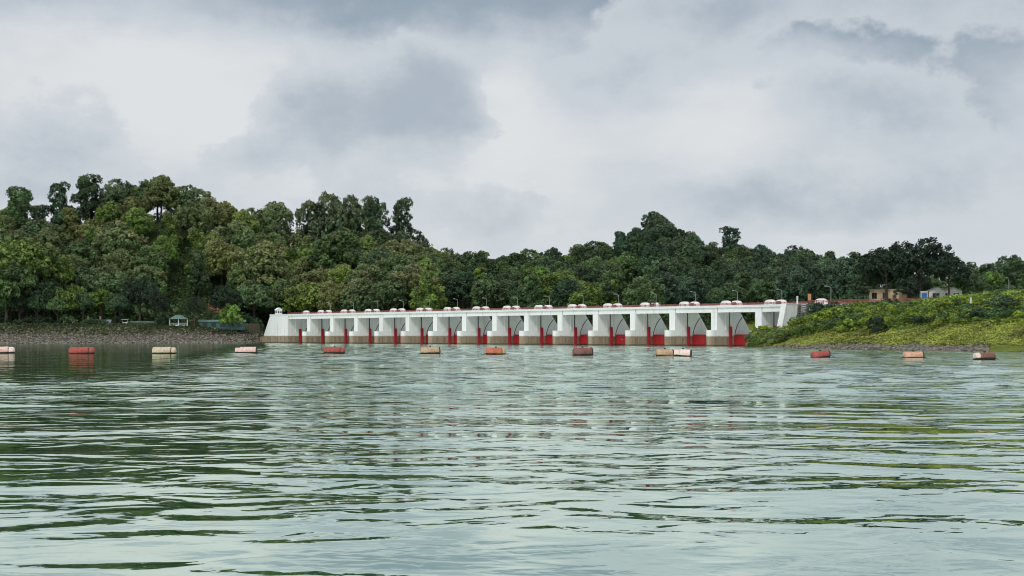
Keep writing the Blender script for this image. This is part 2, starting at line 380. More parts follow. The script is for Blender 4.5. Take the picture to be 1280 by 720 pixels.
# ------------------------------------------------------------------ water
def mat_water():
    m, nt, b = material('lake_water')
    p = geo_pos(nt); x, y, z = sepxyz(nt, p)
    # broad calm and ruffled patches: sheltered water under the left bank, breeze over the middle and right
    calm = noise(nt, comb(nt, x*0.6, y, 0.0), 0.022, 3, 0.5)
    shelter = ((x + 13.0 + (y-70.0)*0.163)*(-0.07) + (calm-0.5)*0.8).smooth(0.0, 1.0) * (y*0.02 - 1.2).clamp()
    amp = (1.0 - shelter*0.60) * (calm*0.9 + 0.55)
    # cat's-paws: fine wind ripples out on the open water towards the dam
    gust = noise(nt, comb(nt, x*0.5, y*0.8, 3.0), 0.05, 3, 0.55)
    ruffle = (y*0.015 - 0.55 + (gust-0.5)*1.6).smooth(0.0, 1.0) * (1.0 - shelter*0.85) * (x*0.02+1.25).clamp()
    pat = noise(nt, comb(nt, x*1.15 + y*0.1, y*0.42, 9.0), 0.30, 3, 0.6).smooth(0.36, 0.64)
    chop = (y*0.03 - 0.45).smooth(0.0, 1.0)            # glassy by the shore the picture is taken from, choppier further out
    r1 = chop*0.05 + 0.115
    r2 = ruffle*(pat*0.08 + 0.01) + chop*0.022 + 0.034
    r3 = ruffle*(pat*0.05 + 0.015) + 0.0045
    def height(ox, oy):
        xx, yy = x+ox, y+oy
        w0 = noise(nt, comb(nt, xx*0.45 + yy*0.10, yy, 0.0), 0.10, 1.0, 0.5, 0.3, '2D') * 0.20
        w1 = noise(nt, comb(nt, xx*0.58 + yy*0.10, yy, 0.0), 0.30, 1.2, 0.5, 0.6, '2D') * r1
        w2 = noise(nt, comb(nt, xx*0.75 - yy*0.15, yy, 0.0), 0.80, 1.5, 0.5, 0.6, '2D') * r2
        w3 = noise(nt, comb(nt, xx*0.85 + yy*0.2 + 11.0, yy, 0.0), 2.4, 2.0, 0.5, 0.6, '2D') * r3
        return w0 + w1 + w2 + w3
    e = 0.05
    h0, hx, hy = height(0.0, 0.0), height(e, 0.0), height(0.0, e)
    sx = (h0-hx)*(1/e)*amp; sy = (h0-hy)*(1/e)*amp
    nv = nt.nodes.new('ShaderNodeVectorMath'); nv.operation = 'NORMALIZE'
    gn = sepxyz(nt, nt.nodes.new('ShaderNodeNewGeometry').outputs['Normal'])
    nt.links.new(comb(nt, sx+gn[0], sy+gn[1], gn[2]), nv.inputs[0])
    nt.nodes.remove(b)
    body = nt.nodes.new('ShaderNodeBsdfDiffuse'); gl = nt.nodes.new('ShaderNodeBsdfGlossy')
    body.inputs['Color'].default_value = (0.065, 0.215, 0.100, 1)
    gl.inputs['Roughness'].default_value = 0.03; gl.inputs['Color'].default_value = (0.885, 0.975, 0.90, 1)
    lw = nt.nodes.new('ShaderNodeLayerWeight'); lw.inputs['Blend'].default_value = 0.5
    fr = (NV(nt, lw.outputs['Facing'])**5.0)*0.30 + 0.70
    ms = nt.nodes.new('ShaderNodeMixShader')
    for n in (gl, lw): nt.links.new(nv.outputs[0], n.inputs['Normal'])
    nt.links.new(fr.s, ms.inputs[0]); nt.links.new(body.outputs[0], ms.inputs[1]); nt.links.new(gl.outputs[0], ms.inputs[2])
    nt.links.new(ms.outputs[0], nt.nodes['Material Output'].inputs[0])
    return m
# waves from about 30 m out are real relief in the sheet; the nearest water is glassy
wy_ = np.concatenate([np.linspace(14, 60, 60)[:-1], np.arange(60, 260, 0.62), np.arange(260, 480, 0.95), [480.0]])
wc = np.linspace(-0.42, 0.42, 340)
C_, Y_ = np.meshgrid(wc, wy_, indexing='ij'); X_ = C_*Y_
Hh = np.zeros_like(X_)
for _ in range(44):
    lam = RNG.uniform(2.4, 8.5); th = RNG.normal(0, 0.62); kx, ky = 2*math.pi/lam*math.sin(th), 2*math.pi/lam*math.cos(th)
    Hh += 0.052*math.sqrt(2/44)*lam/(2*math.pi)*np.sin(kx*X_+ky*Y_+RNG.uniform(0, 6.28))
calm_ = 1-0.90*sstep((X_+13+(Y_-70)*0.163)*-0.07)*sstep((Y_-60)/60)
gust_ = np.clip(0.8+0.35*vnoise(X_, Y_, 0.05)+0.3*vnoise(X_+31, Y_*1.4, 0.13), 0.25, 1.5)
Hh *= calm_*gust_*sstep((Y_-26)/60)*sstep((478-Y_)/12)*sstep((0.42-np.abs(C_))/0.03)
n0 = X_.size; Iw = np.arange(n0).reshape(X_.shape)
Vw = np.concatenate([np.stack([X_, Y_, Hh], -1).reshape(-1, 3), [(-3000, -1500, 0), (3000, -1500, 0), (3000, 2500, 0), (-3000, 2500, 0)]])
Fw = np.stack([Iw[:-1, :-1], Iw[1:, :-1], Iw[1:, 1:], Iw[:-1, 1:]], -1).reshape(-1, 4)
c00, c10, c11, c01 = Iw[0, 0], Iw[-1, 0], Iw[-1, -1], Iw[0, -1]
Fw = np.concatenate([Fw, [(n0, n0+1, c10, c00), (n0+1, n0+2, c11, c10), (n0+2, n0+3, c01, c11), (n0+3, n0, c00, c01)]])
struct(link('water', raw_mesh('water', Vw, Fw, mat_water(), None, True)), 'rippled green lake water', 'water')

# ------------------------------------------------------------------ spillway dam
DECK = 10.1; SOFF = 9.72; GIR = 8.5; LEDGE = 4.05
VF, VB = -4.9, 4.1                          # deck front and back edges
spill = empty('spillway_dam', DAM_O, DAM_A)
tag(spill, 'long white concrete spillway with red radial gates between piers', 'dam')
def pier_mesh():
    m = MB(); T = 2.0
    nose = [(-T/2 - (T/2)*math.cos(a), -6.2-1.25*math.sin(a)) for a in np.linspace(0, math.pi, 11)]   # -u side to +u side
    slot = [(0, -0.3), (-0.35, -0.3), (-0.35, 0.3), (0, 0.3)]
    slotb = [(-T, 0.3), (-T+0.35, 0.3), (-T+0.35, -0.3), (-T, -0.3)]
    m.prism(nose + slot + [(0, 13), (-T, 13)] + slotb, -5, 1.6)
    m.prism(nose + slot + [(0, 8), (-T, 8)] + slotb, 1.6, LEDGE)
    # upper wall with the column at its upstream end, notched for the girder
    m.prism([(-T, VF+0.6), (0, VF+0.6)] + slot + [(0, 3.6), (-T, 3.6)] + slotb, LEDGE, SOFF-0.004)
    m.box(-T, 0, VF, VF+0.6, LEDGE, GIR-0.01)
    m.prism([(3.6, LEDGE), (3.6, SOFF-0.3), (8.0, LEDGE)], -T, 0, 'x')
    m.prism([(8.0, 1.6), (8.0, LEDGE), (10.5, 1.6)], -T, 0, 'x')
    return m.mesh('pier', M_CONC)
def ring_pts(z0, z1, n, R_=8.0, cv=9.68, cz=1.05):
    out = []
    for z in np.linspace(z0, z1, n):
        s = min(1, (z-cz)/R_); out.append((cv - R_*math.sqrt(max(0, 1-s*s)), z))
    return out
GT = 2.97
def gate_mesh(u0, u1):
    m = MB(); o = ring_pts(-3, GT, 12); i = ring_pts(-3, GT, 12, 7.8)
    m.prism(o + i[::-1], u0, u1, 'x'); return m
def track_mesh():
    m = MB(); o = ring_pts(3.0, 7.4, 14); i = ring_pts(3.0, 7.4, 14, 7.80)
    m.prism(o + i[::-1], 0.004, 0.07, 'x'); return m.mesh('gate_track', M_STEEL)
PM, TM = pier_mesh(), track_mesh()
GM = MB(); GM.box(0.004, 0.42, -0.38, 0.38, -3, 5.0); GM.box(0.42, 0.48, -0.46, 0.46, -3, 4.9); GM = GM.mesh('gate_guide', M_GUIDE)
SM = MB(); SM.box(-0.34, -0.22, -0.29, 0.29, 5.0, SOFF-0.02); SM = SM.mesh('stoplog_slot_liner', M_STEEL)
PS = MB(); PS.box(0.004, 0.10, -1.75, -1.05, LEDGE, SOFF-0.01); PS = PS.mesh('pilaster', M_CONC)
CM = MB(); CM.prism([(-3.9, SOFF-0.01), (-3.9, GIR-0.25), (-2.3, GIR-0.25), (-2.0, SOFF-0.01)], 0.004, 0.5, 'x'); CM = CM.mesh('corbel', M_CONC)
for i in range(NB):
    U = PITCH*i
    if i > 0: pier = link('pier', PM, spill, (U, 0, 0))
    link('gate_guide', GM, spill, (U, 0, 0)); link('gate_track', TM, spill, (U, 0, 0)); link('pilaster', PS, spill, (U, 0, 0))
    link('stoplog_slot_liner', SM, spill, (U, 0, 0)); link('corbel', CM, spill, (U, 0, 0))
    u1 = U+PITCH-2
    g = gate_mesh(U+0.03, u1-0.03).build('radial_gate', M_RED, spill)
    rb = MB()
    for k in range(1, 5):
        zz = -2+1.1*k; v = ring_pts(zz, zz+0.01, 2, 7.8)[0][0]
        rb.box(U+0.3, u1-0.3, v+0.02, v+0.45, zz-0.1, zz+0.1)
    rb.build('gate_rib', M_STEEL, g)
    for uu in (U+1.2, u1-1.2):
        MB().tube([(uu, 2.5, 2.2), (uu, 9.6, 1.1)], [0.25, 0.25], 6).build('gate_arm', M_STEEL, g)
    # front and back girders, set end to end with an open joint
    a, b = U+0.26, U+PITCH
    MB().box(a, b, VF, VF+0.58, GIR, SOFF-0.004).build('girder', M_CONC, spill)
    MB().box(a, b-2.02, 3.0, 3.5, GIR+0.1, SOFF-0.004).build('girder', M_CONC, spill)
    MB().box(a-0.22, b, VF-0.4, VB, SOFF, DECK-0.02).build('deck_slab', M_CONC, spill)
    MB().box(a-0.2, b-0.03, VF-0.44, VF-0.1, DECK-0.016, DECK+0.16).build('kerb', M_WHITE, spill)
    n = 8
    for v0, zb in ((VF-0.3, DECK+0.16), (VB-0.25, DECK-0.02)):
        rl = MB()
        for k in range(n+1):
            uu = a+0.2+(b-a-0.4)*k/n
            rl.box(uu-0.05, uu+0.05, v0-0.05, v0+0.05, zb, DECK+0.69)
        for zz in (0.24, 0.42, 0.60): rl.box(a-0.2, b+0.02, v0-0.03, v0+0.03, DECK+zz, DECK+zz+0.09)
        rl.build('railing', M_RAIL, spill)
MB().box(0.3, 227, VF+0.05, VB-0.5, DECK-0.02, DECK+0.03).build('roadway', M_ROAD, spill)
MB().box(-1, 226, -1, 12, -6, -2.6).build('crest', M_CONC, spill)
# left abutment: battered block the deck lands on
def abut(m, u0, u1, vt, vb, zt, back, du=0.0):
    """block whose upstream face leans back from vb at the base to vt at the top"""
    vv = [(u0-du, vb), (u1, vb), (u1, back), (u0-du, back)]; tt = [(u0, vt), (u1, vt), (u1, back), (u0, back)]
    m.add([(a, b, -5) for a, b in vv]+[(a, b, zt) for a, b in tt], [(3,2,1,0),(4,5,6,7),(0,1,5,4),(1,2,6,5),(2,3,7,6),(3,0,4,7)])
lb = MB()
lb.prism([(-19.5, -4), (-16.3, 2.4), (-11.8, SOFF+0.1), (-0.003, SOFF+0.1), (-0.003, -4)], VF-0.1, 3.6, 'y')
lb.prism([(3.6, -4), (3.6, SOFF-0.3), (8.0, LEDGE), (10.5, 1.6), (13, 1.6), (13, -4)], -2, -0.003, 'x')
lb.build('abutment', M_CONC, spill)
MB().box(-11.9, -1.2, VF-0.25, VF+0.2, SOFF+0.1, DECK+0.2).build('parapet', M_WHITE, spill)
MB().box(-4.3, -4.0, VF-0.16, VF-0.103, 2.6, SOFF-0.1).build('joint_strip', M_CONC, spill)
MB().prism([(-27, -4), (-26, 0.4), (-16.6, 2.35), (-17, -4)], VF-0.35, VF+0.6, 'y').build('toe_wall', M_CONC, spill)
# right abutment: a thin training wall that runs out upstream, its end leaning back
rb = MB(); rb.prism([(-16.6, -4), (-12.4, DECK-0.1), (8, DECK-0.1), (8, -4)], 225.25, 226.5, 'x'); rb.build('abutment', M_CONC, spill)
cp = MB(); cp.prism([(-16.95, -4), (-12.72, DECK+0.1), (-12.0, DECK+0.1), (-12.0, DECK-0.096), (-12.4, DECK-0.096), (-16.6, -4)], 225.1, 226.62, 'x'); cp.build('batter_coping', M_WHITE, spill)
MB().box(225.15, 226.6, -11.98, -5.4, DECK-0.096, DECK+0.12).build('parapet', M_WHITE, spill)
MB().box(213.02, 225.24, 1.3, 2.0, -4, SOFF-0.006).build('closure_wall', M_CONC, spill)
# approach embankment road on the right
MB().box(227.3, 276, VF-0.3, VB, 8.6, DECK-0.02).build('approach_slab', M_CONC, spill)
ap = MB()
for k in range(25):
    uu = 227.5+k*2.0; ap.box(uu-0.06, uu+0.06, VF-0.2, VF-0.08, DECK-0.03, DECK+1.0)
    ap.box(uu-0.06, uu+0.06, VB-0.3, VB-0.18, DECK-0.03, DECK+1.0)
for zz in (0.2, 0.5, 0.85):
    ap.box(227.3, 275.8, VF-0.18, VF-0.10, DECK+zz, DECK+zz+0.12); ap.box(227.3, 275.8, VB-0.28, VB-0.2, DECK+zz, DECK+zz+0.12)
ap.build('railing', M_RAIL, spill)
# the white "3" painted on one gate
tcv = bpy.data.curves.new('gate_number', 'FONT'); tcv.body = '3'; tcv.size = 1.3; tcv.extrude = 0.01
tob = bpy.data.objects.new('gate_number', tcv); COL.objects.link(tob)
dg = bpy.context.evaluated_depsgraph_get(); tme = bpy.data.meshes.new_from_object(tob.evaluated_get(dg)); bpy.data.objects.remove(tob)
tme.materials.append(M_WHITE)
to = link('gate_number', tme, spill, (11*PITCH+2.6, 1.69, 1.5)); to.rotation_euler = (R(82), 0, 0)

# gauge house on the left abutment
gh = empty('gauge_house', dam(-8.2, -3.7, SOFF+0.098), DAM_A)
tag(gh, 'tiny white gabled gauge house standing on the left abutment', 'hut')
wl_ = MB(); wl_.box(-.8, .8, -1.0, 1.0, 0, 2.1); wl_.prism([(-1.0, 2.1), (1.0, 2.1), (0, 2.75)], -.8, .8, 'x'); wl_.build('wall', M_WHITE, gh)
rf = MB(); rf.prism([(-1.2, 1.98), (0, 2.76), (1.2, 1.98), (1.2, 2.1), (0, 2.9), (-1.2, 2.1)], -.95, .95, 'x'); rf.build('roof', M_WHITE, gh)
MB().box(-.4, .4, -1.05, -1.003, .95, 1.6).build('window', M_GLASS, gh)
for yy in (-.5, .5): MB().box(.803, .85, yy-.28, yy+.28, .95, 1.6).build('window', M_GLASS, gh)

# hoist housings, one pair of covers over every pier
def cover_mesh(a, b_, h):
    """long rounded sheet cover: a capsule-like loaf on a low plinth"""
    m = MB(); n, k = 28, 7; vs = []; fs = []
    sg = lambda x, p: math.copysign(abs(x)**p, x)
    for j in range(k+1):
        t = j/k*math.pi/2; rr = max(0.02, math.cos(t)**0.6); zz = (math.sin(t)**0.9)*h
        for i in range(n):
            q = 2*math.pi*i/n; vs.append((a*rr*sg(math.cos(q), .75), b_*rr*sg(math.sin(q), .75), 0.2+zz))
    for j in range(k):
        for i in range(n): fs.append((j*n+i, j*n+(i+1) % n, (j+1)*n+(i+1) % n, (j+1)*n+i))
    fs.append(tuple(range(k*n, (k+1)*n))); m.add(vs, fs)
    m.box(-a*1.03, a*1.03, -b_*1.05, b_*1.05, 0, 0.22)
    return m.mesh('cover', M_DOME, True)
CV = cover_mesh(1.75, 0.95, 1.3)
mo = MB(); mo.box(-0.35, 0.35, -0.35, 0.35, 0, 0.6); mo.lathe_x([(-0.6, 0.2), (-0.6, 0.3), (0.6, 0.3), (0.6, 0.2)], 10, 0.8); MOT = mo.mesh('motor', M_RAIL)
vt = MB(); vt.box(-0.16, 0.16, -0.05, 0.05, -0.12, 0.12); VT = vt.mesh('vent', M_STEEL)
def hoist(u, kinds, label, group):
    h = empty('hoist_housing', dam(u, 0, DECK+0.032), DAM_A); tag(h, label, 'hoist housing', group)
    if 0 in kinds: link('cover', CV, h, (-1.9, 0.9, 0)); link('vent', VT, h, (-0.95, -0.02, 0.62))
    if 1 in kinds: link('cover', CV, h, (-0.1, 2.85, 0)); link('vent', VT, h, (0.6, 1.93, 0.62))
    if len(kinds) == 2: link('motor', MOT, h, (0.55, 0.9, 0))
    return h
for i in range(NB):
    if i == 0: hoist(0, (1,), 'single white hoist cover on the deck beside the left abutment', None)
    else: hoist(PITCH*i, (0, 1), 'pair of white domed hoist covers on the spillway deck', 'hoist covers along the deck')
hoist(PITCH*16+1.2, (0,), 'single white hoist cover on the approach road beside the hedge', None)

# street lamps along the far edge of the deck
lm_ = MB(); lm_.tube([(0, 0, 0), (0, 0, 6.0)], [0.13, 0.09], 8); POLE = lm_.mesh('pole', M_GALV)
lm_ = MB(); lm_.tube([(0, 0, 5.9), (-0.5, -0.35, 6.35), (-1.3, -0.9, 6.5)], [0.09, 0.08, 0.07], 6); ARM = lm_.mesh('arm', M_GALV)
lm_ = MB(); lm_.box(-0.45, 0.45, -0.17, 0.17, -0.08, 0.1); lm_.prism([(-0.45, 0.1), (0.45, 0.1), (0.3, 0.22), (-0.3, 0.22)], -0.15, 0.15, 'y'); HEAD = lm_.mesh('lamp_head', M_GALV)
def lamp(p, rz, label, group=None, s=1.0, name='street_lamp'):
    o = empty(name, p, rz, s); tag(o, label, 'street lamp', group)
    link('pole', POLE, o); link('arm', ARM, o); link('lamp_head', HEAD, o, (-1.5, -1.02, 6.5), R(35)); return o
for i in range(1, NB):
    lamp(dam(PITCH*i-0.75, VB-0.1, DECK-0.022), DAM_A, 'slim grey street lamp on the far edge of the spillway deck', 'lamps along the spillway deck', 0.64)
lamp(dam(PITCH*16-0.75+.6, VB-0.1, DECK-0.022), DAM_A, 'slim grey street lamp on the approach road past the right abutment', None, .7)
# short post and orange box on the right abutment
o = empty('guard_post', dam(225.9, -7.6, DECK+0.118), DAM_A); tag(o, 'short white gauge post on top of the right abutment', 'post')
MB().box(-0.14, 0.14, -0.14, 0.14, 0, 1.7).build('shaft', M_WHITE, o); MB().box(-0.2, 0.2, -0.2, 0.2, 1.7, 1.82).build('cap', M_WHITE, o)
o = empty('notice_board', dam(226.4, -3.6, DECK+0.028), DAM_A); tag(o, 'small orange notice board on posts behind the red railing', 'sign')
MB().box(-0.45, 0.45, -0.05, 0.05, .9, 2.5).build('board', M_ORANGE, o)
for xx in (-0.35, 0.35): MB().box(xx-0.05, xx+0.05, 0.052, 0.12, 0, 2.4).build('post', M_WOOD, o)
# concrete steps down the bank beside the right abutment
st = empty('bank_steps', dam(227.9, -8.6, 4.2), DAM_A); tag(st, 'dark weathered concrete steps climbing beside the right abutment', 'steps')
for k in range(14): MB().box(-1.1, 1.1, 0.05*k-0.3, 0.05*k+0.30, 0.42*k, 0.42*k+0.22).build('step', simple('weathered_concrete', (0.16, 0.16, 0.14), 0.9, 0.35, 0.8) if k == 0 else bpy.data.materials['weathered_concrete'], st)
for xx in (-1.2, 1.2): MB().prism([(-0.5, -2), (0.6, -2), (1.25, 5.9), (0.2, 5.9)], xx-0.09, xx+0.09, 'x').build('stringer', bpy.data.materials['weathered_concrete'], st)

# ------------------------------------------------------------------ people on the deck
def person(p, rz, shirt, pants, label, lean=0.0, arm=0.2, step=0.12, h=1.7):
    k = h/1.72
    j = {'pel': (0, 0, .95), 'bel': (0, .01, 1.12), 'che': (0, 0, 1.32), 'neck': (0, 0, 1.46), 'head': (0, -.02, 1.57), 'crown': (0, -.01, 1.68)}
    rad = {'pel': (.15, .11), 'bel': (.14, .10), 'che': (.165, .115), 'neck': (.055, .055), 'head': (.085, .10), 'crown': (.055, .065)}
    ed = [('pel', 'bel'), ('bel', 'che'), ('che', 'neck'), ('neck', 'head'), ('head', 'crown')]
    for s, n in ((-1, 'l'), (1, 'r')):
        j.update({n+'sh': (s*.19, 0, 1.40), n+'el': (s*(.22+arm*.3), arm*-.25*s, 1.13), n+'wr': (s*(.22+arm*.2), -.12-arm*.2, .92), n+'ha': (s*(.21+arm*.2), -.17-arm*.2, .83),
                  n+'hip': (s*.10, 0, .90), n+'kn': (s*.11, s*step*-.6-.02, .50), n+'an': (s*.115, s*step*-1.0+.02, .08), n+'to': (s*.125, s*step*-1.0-.14, .045)})
        rad.update({n+'sh': (.062, .062), n+'el': (.045, .045), n+'wr': (.032, .034), n+'ha': (.022, .042), n+'hip': (.092, .10), n+'kn': (.06, .065), n+'an': (.042, .046), n+'to': (.042, .035)})
        ed += [('che', n+'sh'), (n+'sh', n+'el'), (n+'el', n+'wr'), (n+'wr', n+'ha'), ('pel', n+'hip'), (n+'hip', n+'kn'), (n+'kn', n+'an'), (n+'an', n+'to')]
    names = list(j); me = bpy.data.meshes.new('person')
    me.from_pydata([Vector(j[n])*k for n in names], [(names.index(a), names.index(b)) for a, b in ed], [])
    o = bpy.data.objects.new('person', me); COL.objects.link(o)
    o.modifiers.new('skin', 'SKIN')
    for v, n in zip(me.skin_vertices[0].data, names): v.radius = (rad[n][0]*k, rad[n][1]*k); v.use_root = n == 'pel'
    o.modifiers.new('sub', 'SUBSURF').levels = 1
    dg = bpy.context.evaluated_depsgraph_get(); nm = bpy.data.meshes.new_from_object(o.evaluated_get(dg)); o.modifiers.clear(); o.data = nm
    nm.materials.clear()
    for m in (M_SKIN, shirt, pants, M_HAIR): nm.materials.append(m)
    for f in nm.polygons:
        c = f.center/k; f.use_smooth = True
        f.material_index = 3 if (c.z > 1.63 or (c.z > 1.53 and c.y > 0.02)) else 0 if c.z > 1.45 else 2 if (c.z < .98 and abs(c.x) < .2) else 0 if (abs(c.x) > .2 and c.z < 1.2) else 1
    o.location = p; o.rotation_euler = (0, 0, rz); tag(o, label, 'person', 'people walking on the deck'); return o
S1 = simple('dark_shirt', (0.04, 0.04, 0.055), 0.85, 0.1); S2 = simple('maroon_shirt', (0.16, 0.03, 0.03), 0.85, 0.1); S3 = simple('grey_trousers', (0.05, 0.05, 0.06), 0.85, 0.1); S4 = simple('brown_shirt', (0.12, 0.07, 0.05), .85, .1)
for (px, sh, lab, rz, st_) in [(813.6, S1, 'person in dark shirt looking over the railing between hoist covers', 2.6, .02), (816.3, S2, 'person in maroon shirt standing behind the red railing', 3.4, .05),
                              (818.8, S1, 'person in dark clothes beside the one in maroon', 0.5, .12), (824.0, S4, 'person in brown shirt walking alone in front of a hoist cover', -1.2, .18)]:
    v_ = -4.1; k_ = (px-640)/F
    o0 = dam(0, v_); u_ = (k_*o0.y-o0.x)/(UX.x-k_*UX.y)
    person(dam(u_, v_, DECK+0.03), rz, sh, S3, lab, step=st_)

# ------------------------------------------------------------------ floating barrier buoys
def mat_buoy(name, col, rust, worn):
    m, nt, b = material(name)
    p = obj_pos(nt); x, y, z = sepxyz(nt, p)
    n1 = noise(nt, p, 1.6, 6, 0.65); n2 = noise(nt, comb(nt, x, y, z*0.4), 4.0, 5, 0.65)
    c = mixc(nt, n1.smooth(0.40, 0.68)*worn, col, rust)
    c = mixc(nt, n2.smooth(0.52, 0.70)*0.75, c, tuple(q*0.45 for q in rust))
    c = mixc(nt, (z+(n2-0.5)*0.25).smooth(0.24, 0.12), c, (0.018, 0.016, 0.012))
    nt.links.new(c, b.inputs['Base Color']); b.inputs['Roughness'].default_value = 0.65
    return m
BM = {'pink': mat_buoy('faded_pink_float', (0.80, 0.58, 0.52), (0.62, 0.33, 0.27), .7), 'red': mat_buoy('faded_red_float', (0.40, 0.085, 0.065), (0.24, 0.05, 0.04), .8),
      'cream': mat_buoy('cream_float', (0.62, 0.53, 0.38), (0.44, 0.34, 0.22), .7), 'orange': mat_buoy('orange_float', (0.52, 0.125, 0.07), (0.48, 0.25, 0.11), .8),
      'tan': mat_buoy('tan_float', (0.56, 0.38, 0.24), (0.36, 0.24, 0.14), .8), 'rust': mat_buoy('rust_brown_float', (0.24, 0.10, 0.075), (0.14, 0.065, 0.05), .8),
      'pale': mat_buoy('pale_float', (0.84, 0.70, 0.62), (0.72, 0.42, 0.34), .55), 'salmon': mat_buoy('salmon_float', (0.68, 0.40, 0.27), (0.50, 0.24, 0.15), .8)}
M_BAND = simple('float_band', (0.05, 0.03, 0.025), 0.8, 0.3, 2.0)
def buoy(px0, px1, py, body, label, end=None, rz=0.0, tilt=0.0, dia=1.25, kind=0):
    Y = CAM_H*F/(py-HOR); L = (px1-px0)/F*Y/max(0.5, math.cos(rz)); X = X_at((px0+px1)/2, Y); r = dia/2; cz = r*0.62; h = L/2
    o = empty('barrier_float', (X, Y, 0), rz); o.rotation_euler = (random.uniform(-.15, .15), tilt+random.uniform(-.025, .025), rz); tag(o, label, 'float')
    bl = 0.80 if kind == 0 else 1.0
    x1 = -h + 2*h*bl
    m = MB(); c = 0.14
    if kind == 2:
        m.lathe_x([(-h+0.02, r*0.70), (-h+0.1, r*0.80), (-h+.75, r*0.80), (-h+.8, r*.98), (h-0.2, r), (h-0.05, r*0.9), (h, r*0.75)], 20, cz)
    else:
        m.lathe_x([(-h, r*0.72), (-h+c*.4, r*0.90), (-h+c*1.2, r), (-h+(x1+h)*.33, r), (-h+(x1+h)*.34, r*1.025), (-h+(x1+h)*.36, r*1.025), (-h+(x1+h)*.37, r), (x1-c*1.2, r), (x1-c*.4, r*0.90), (x1, r*0.72)], 20, cz)
    m.build('drum', BM[body], o, True)
    if kind == 0:
        m = MB(); m.lathe_x([(x1+0.02, r*0.6), (x1+0.06, r*0.88), (h-0.30, r*0.90), (h-0.08, r*0.78), (h, r*0.5)], 20, cz); m.build('end_drum', BM[end or body], o, True)
        m = MB(); m.lathe_x([(x1-0.03, r*0.5), (x1-0.03, r*0.86), (x1+0.08, r*0.86), (x1+0.08, r*0.5)], 18, cz); m.build('neck', M_BAND, o)
    elif end:
        m = MB(); m.lathe_x([(-h-0.10, r*0.6), (-h-0.10, r*0.97), (-h+0.42, r*1.035), (-h+0.42, r*0.6)], 20, cz); m.build('end_cap', BM[end], o, True)
    else:
        m = MB(); m.lathe_x([(h-0.16, r*0.5), (h-0.16, r*1.04), (h-0.04, r*1.04), (h+.02, r*.9), (h+0.02, r*0.5)], 20, cz); m.build('end_band', M_BAND, o)
    for s in (-1, 1):
        m = MB(); m.tube([(s*(h-0.05), 0, cz*0.4), (s*(h+0.25), 0, 0.08), (s*(h+0.6), 0.05, -0.1), (s*(h+1.4), 0.1, -0.7)], [0.045]*4, 6); m.build('mooring_chain', M_STEEL, o)
    m = MB(); m.box(-0.12, 0.12, -0.05, 0.05, cz+r*0.97, cz+r+0.16); m.build('lifting_lug', M_BAND, o)
    return o
buoy(-14, 18, 441.5, 'pink', 'faded pink float with a whiter end drum before the shaded left bank', 'pale')
buoy(87, 118, 442, 'red', 'faded red float with a split end drum floating before the stony bank', 'red')
buoy(191, 220, 442, 'cream', 'cream yellow float in line with the green roofed pavilion', 'cream')
buoy(294, 321, 441.8, 'pink', 'pale pink float with one stepped narrower end near the left abutment', None, 0.1, 0.0, 1.25, 2)
buoy(405, 431, 442, 'red', 'bright brick red float with dark collar before the far spillway bays', 'red', -0.1)
buoy(526, 550, 442.6, 'tan', 'orange tan float with mottled paint before the spillway', None, 0.15, 0.0, 1.28, 1)
buoy(607.5, 632, 443.2, 'orange', 'orange red float with tan patches before the spillway', 'tan', 0.1, 0, 1.23, 0)
buoy(716.5, 740.5, 444.6, 'rust', 'dull rust brown float with a dark band at its end', None, 0.2, 0.0, 1.35, 1)
buoy(820, 841.5, 445, 'tan', 'dirty tan float jammed end to end against a pale one', None, 0.1, 0.0, 1.12, 1)
buoy(842.5, 864, 445.4, 'pale', 'pale pinkish white float tipped down, touching the dirty tan one', None, -0.2, 0.06, 1.16, 2)
buoy(1014, 1037, 446.6, 'red', 'dark red tilted float off the tip of the grassy bank', None, 0.2, -0.07, .98, 1)
buoy(1129, 1154, 447.6, 'salmon', 'salmon tan float off the stony edge of the grassy bank', None, 0.1, 0.0, .98, 1)
buoy(1219, 1244, 449.3, 'rust', 'dark red brown float with a cream end cap off the grassy bank', 'pale', 0.15, 0.0, .98, 1)

# ------------------------------------------------------------------ trees
def unit(n):
    v = RNG.normal(size=(n, 3)); return v/np.linalg.norm(v, axis=1, keepdims=True)
def leaf_mesh(name, tufts, trad, tint, tip, per, size, out, mat=M_LEAF, jit=0.55):
    """tufts: centres (n,3); leaves sit round each centre, facing mostly outward (direction out)"""
    n = len(tufts); c = np.repeat(tufts, per, 0); tr = np.repeat(trad, per)[:, None]
    d = unit(n*per); o = np.repeat(out, per, 0)
    d = d + o*0.55; d /= np.linalg.norm(d, axis=1, keepdims=True)
    pos = c + d*tr*RNG.uniform(0.45, 1.05, (n*per, 1))
    nrm = d*0.9 + unit(n*per)*jit + np.array([0, 0, 0.25]); nrm /= np.linalg.norm(nrm, axis=1, keepdims=True)
    t = np.cross(nrm, unit(n*per)); t /= np.linalg.norm(t, axis=1, keepdims=True); b = np.cross(nrm, t)
    s = (size*RNG.uniform(0.65, 1.35, (n*per, 1)))
    V = np.stack([pos-t*s*.5, pos+b*s*.34-t*s*.05, pos+t*s*.5-nrm*s*.12, pos-b*s*.34-t*s*.05], 1).reshape(-1, 3)
    Fq = np.arange(len(V)).reshape(-1, 4)
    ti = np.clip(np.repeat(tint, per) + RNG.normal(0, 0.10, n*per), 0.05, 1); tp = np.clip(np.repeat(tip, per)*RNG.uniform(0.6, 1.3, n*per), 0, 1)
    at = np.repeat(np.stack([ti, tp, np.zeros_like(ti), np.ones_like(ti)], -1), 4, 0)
    return raw_mesh(name, V, Fq, mat, at)
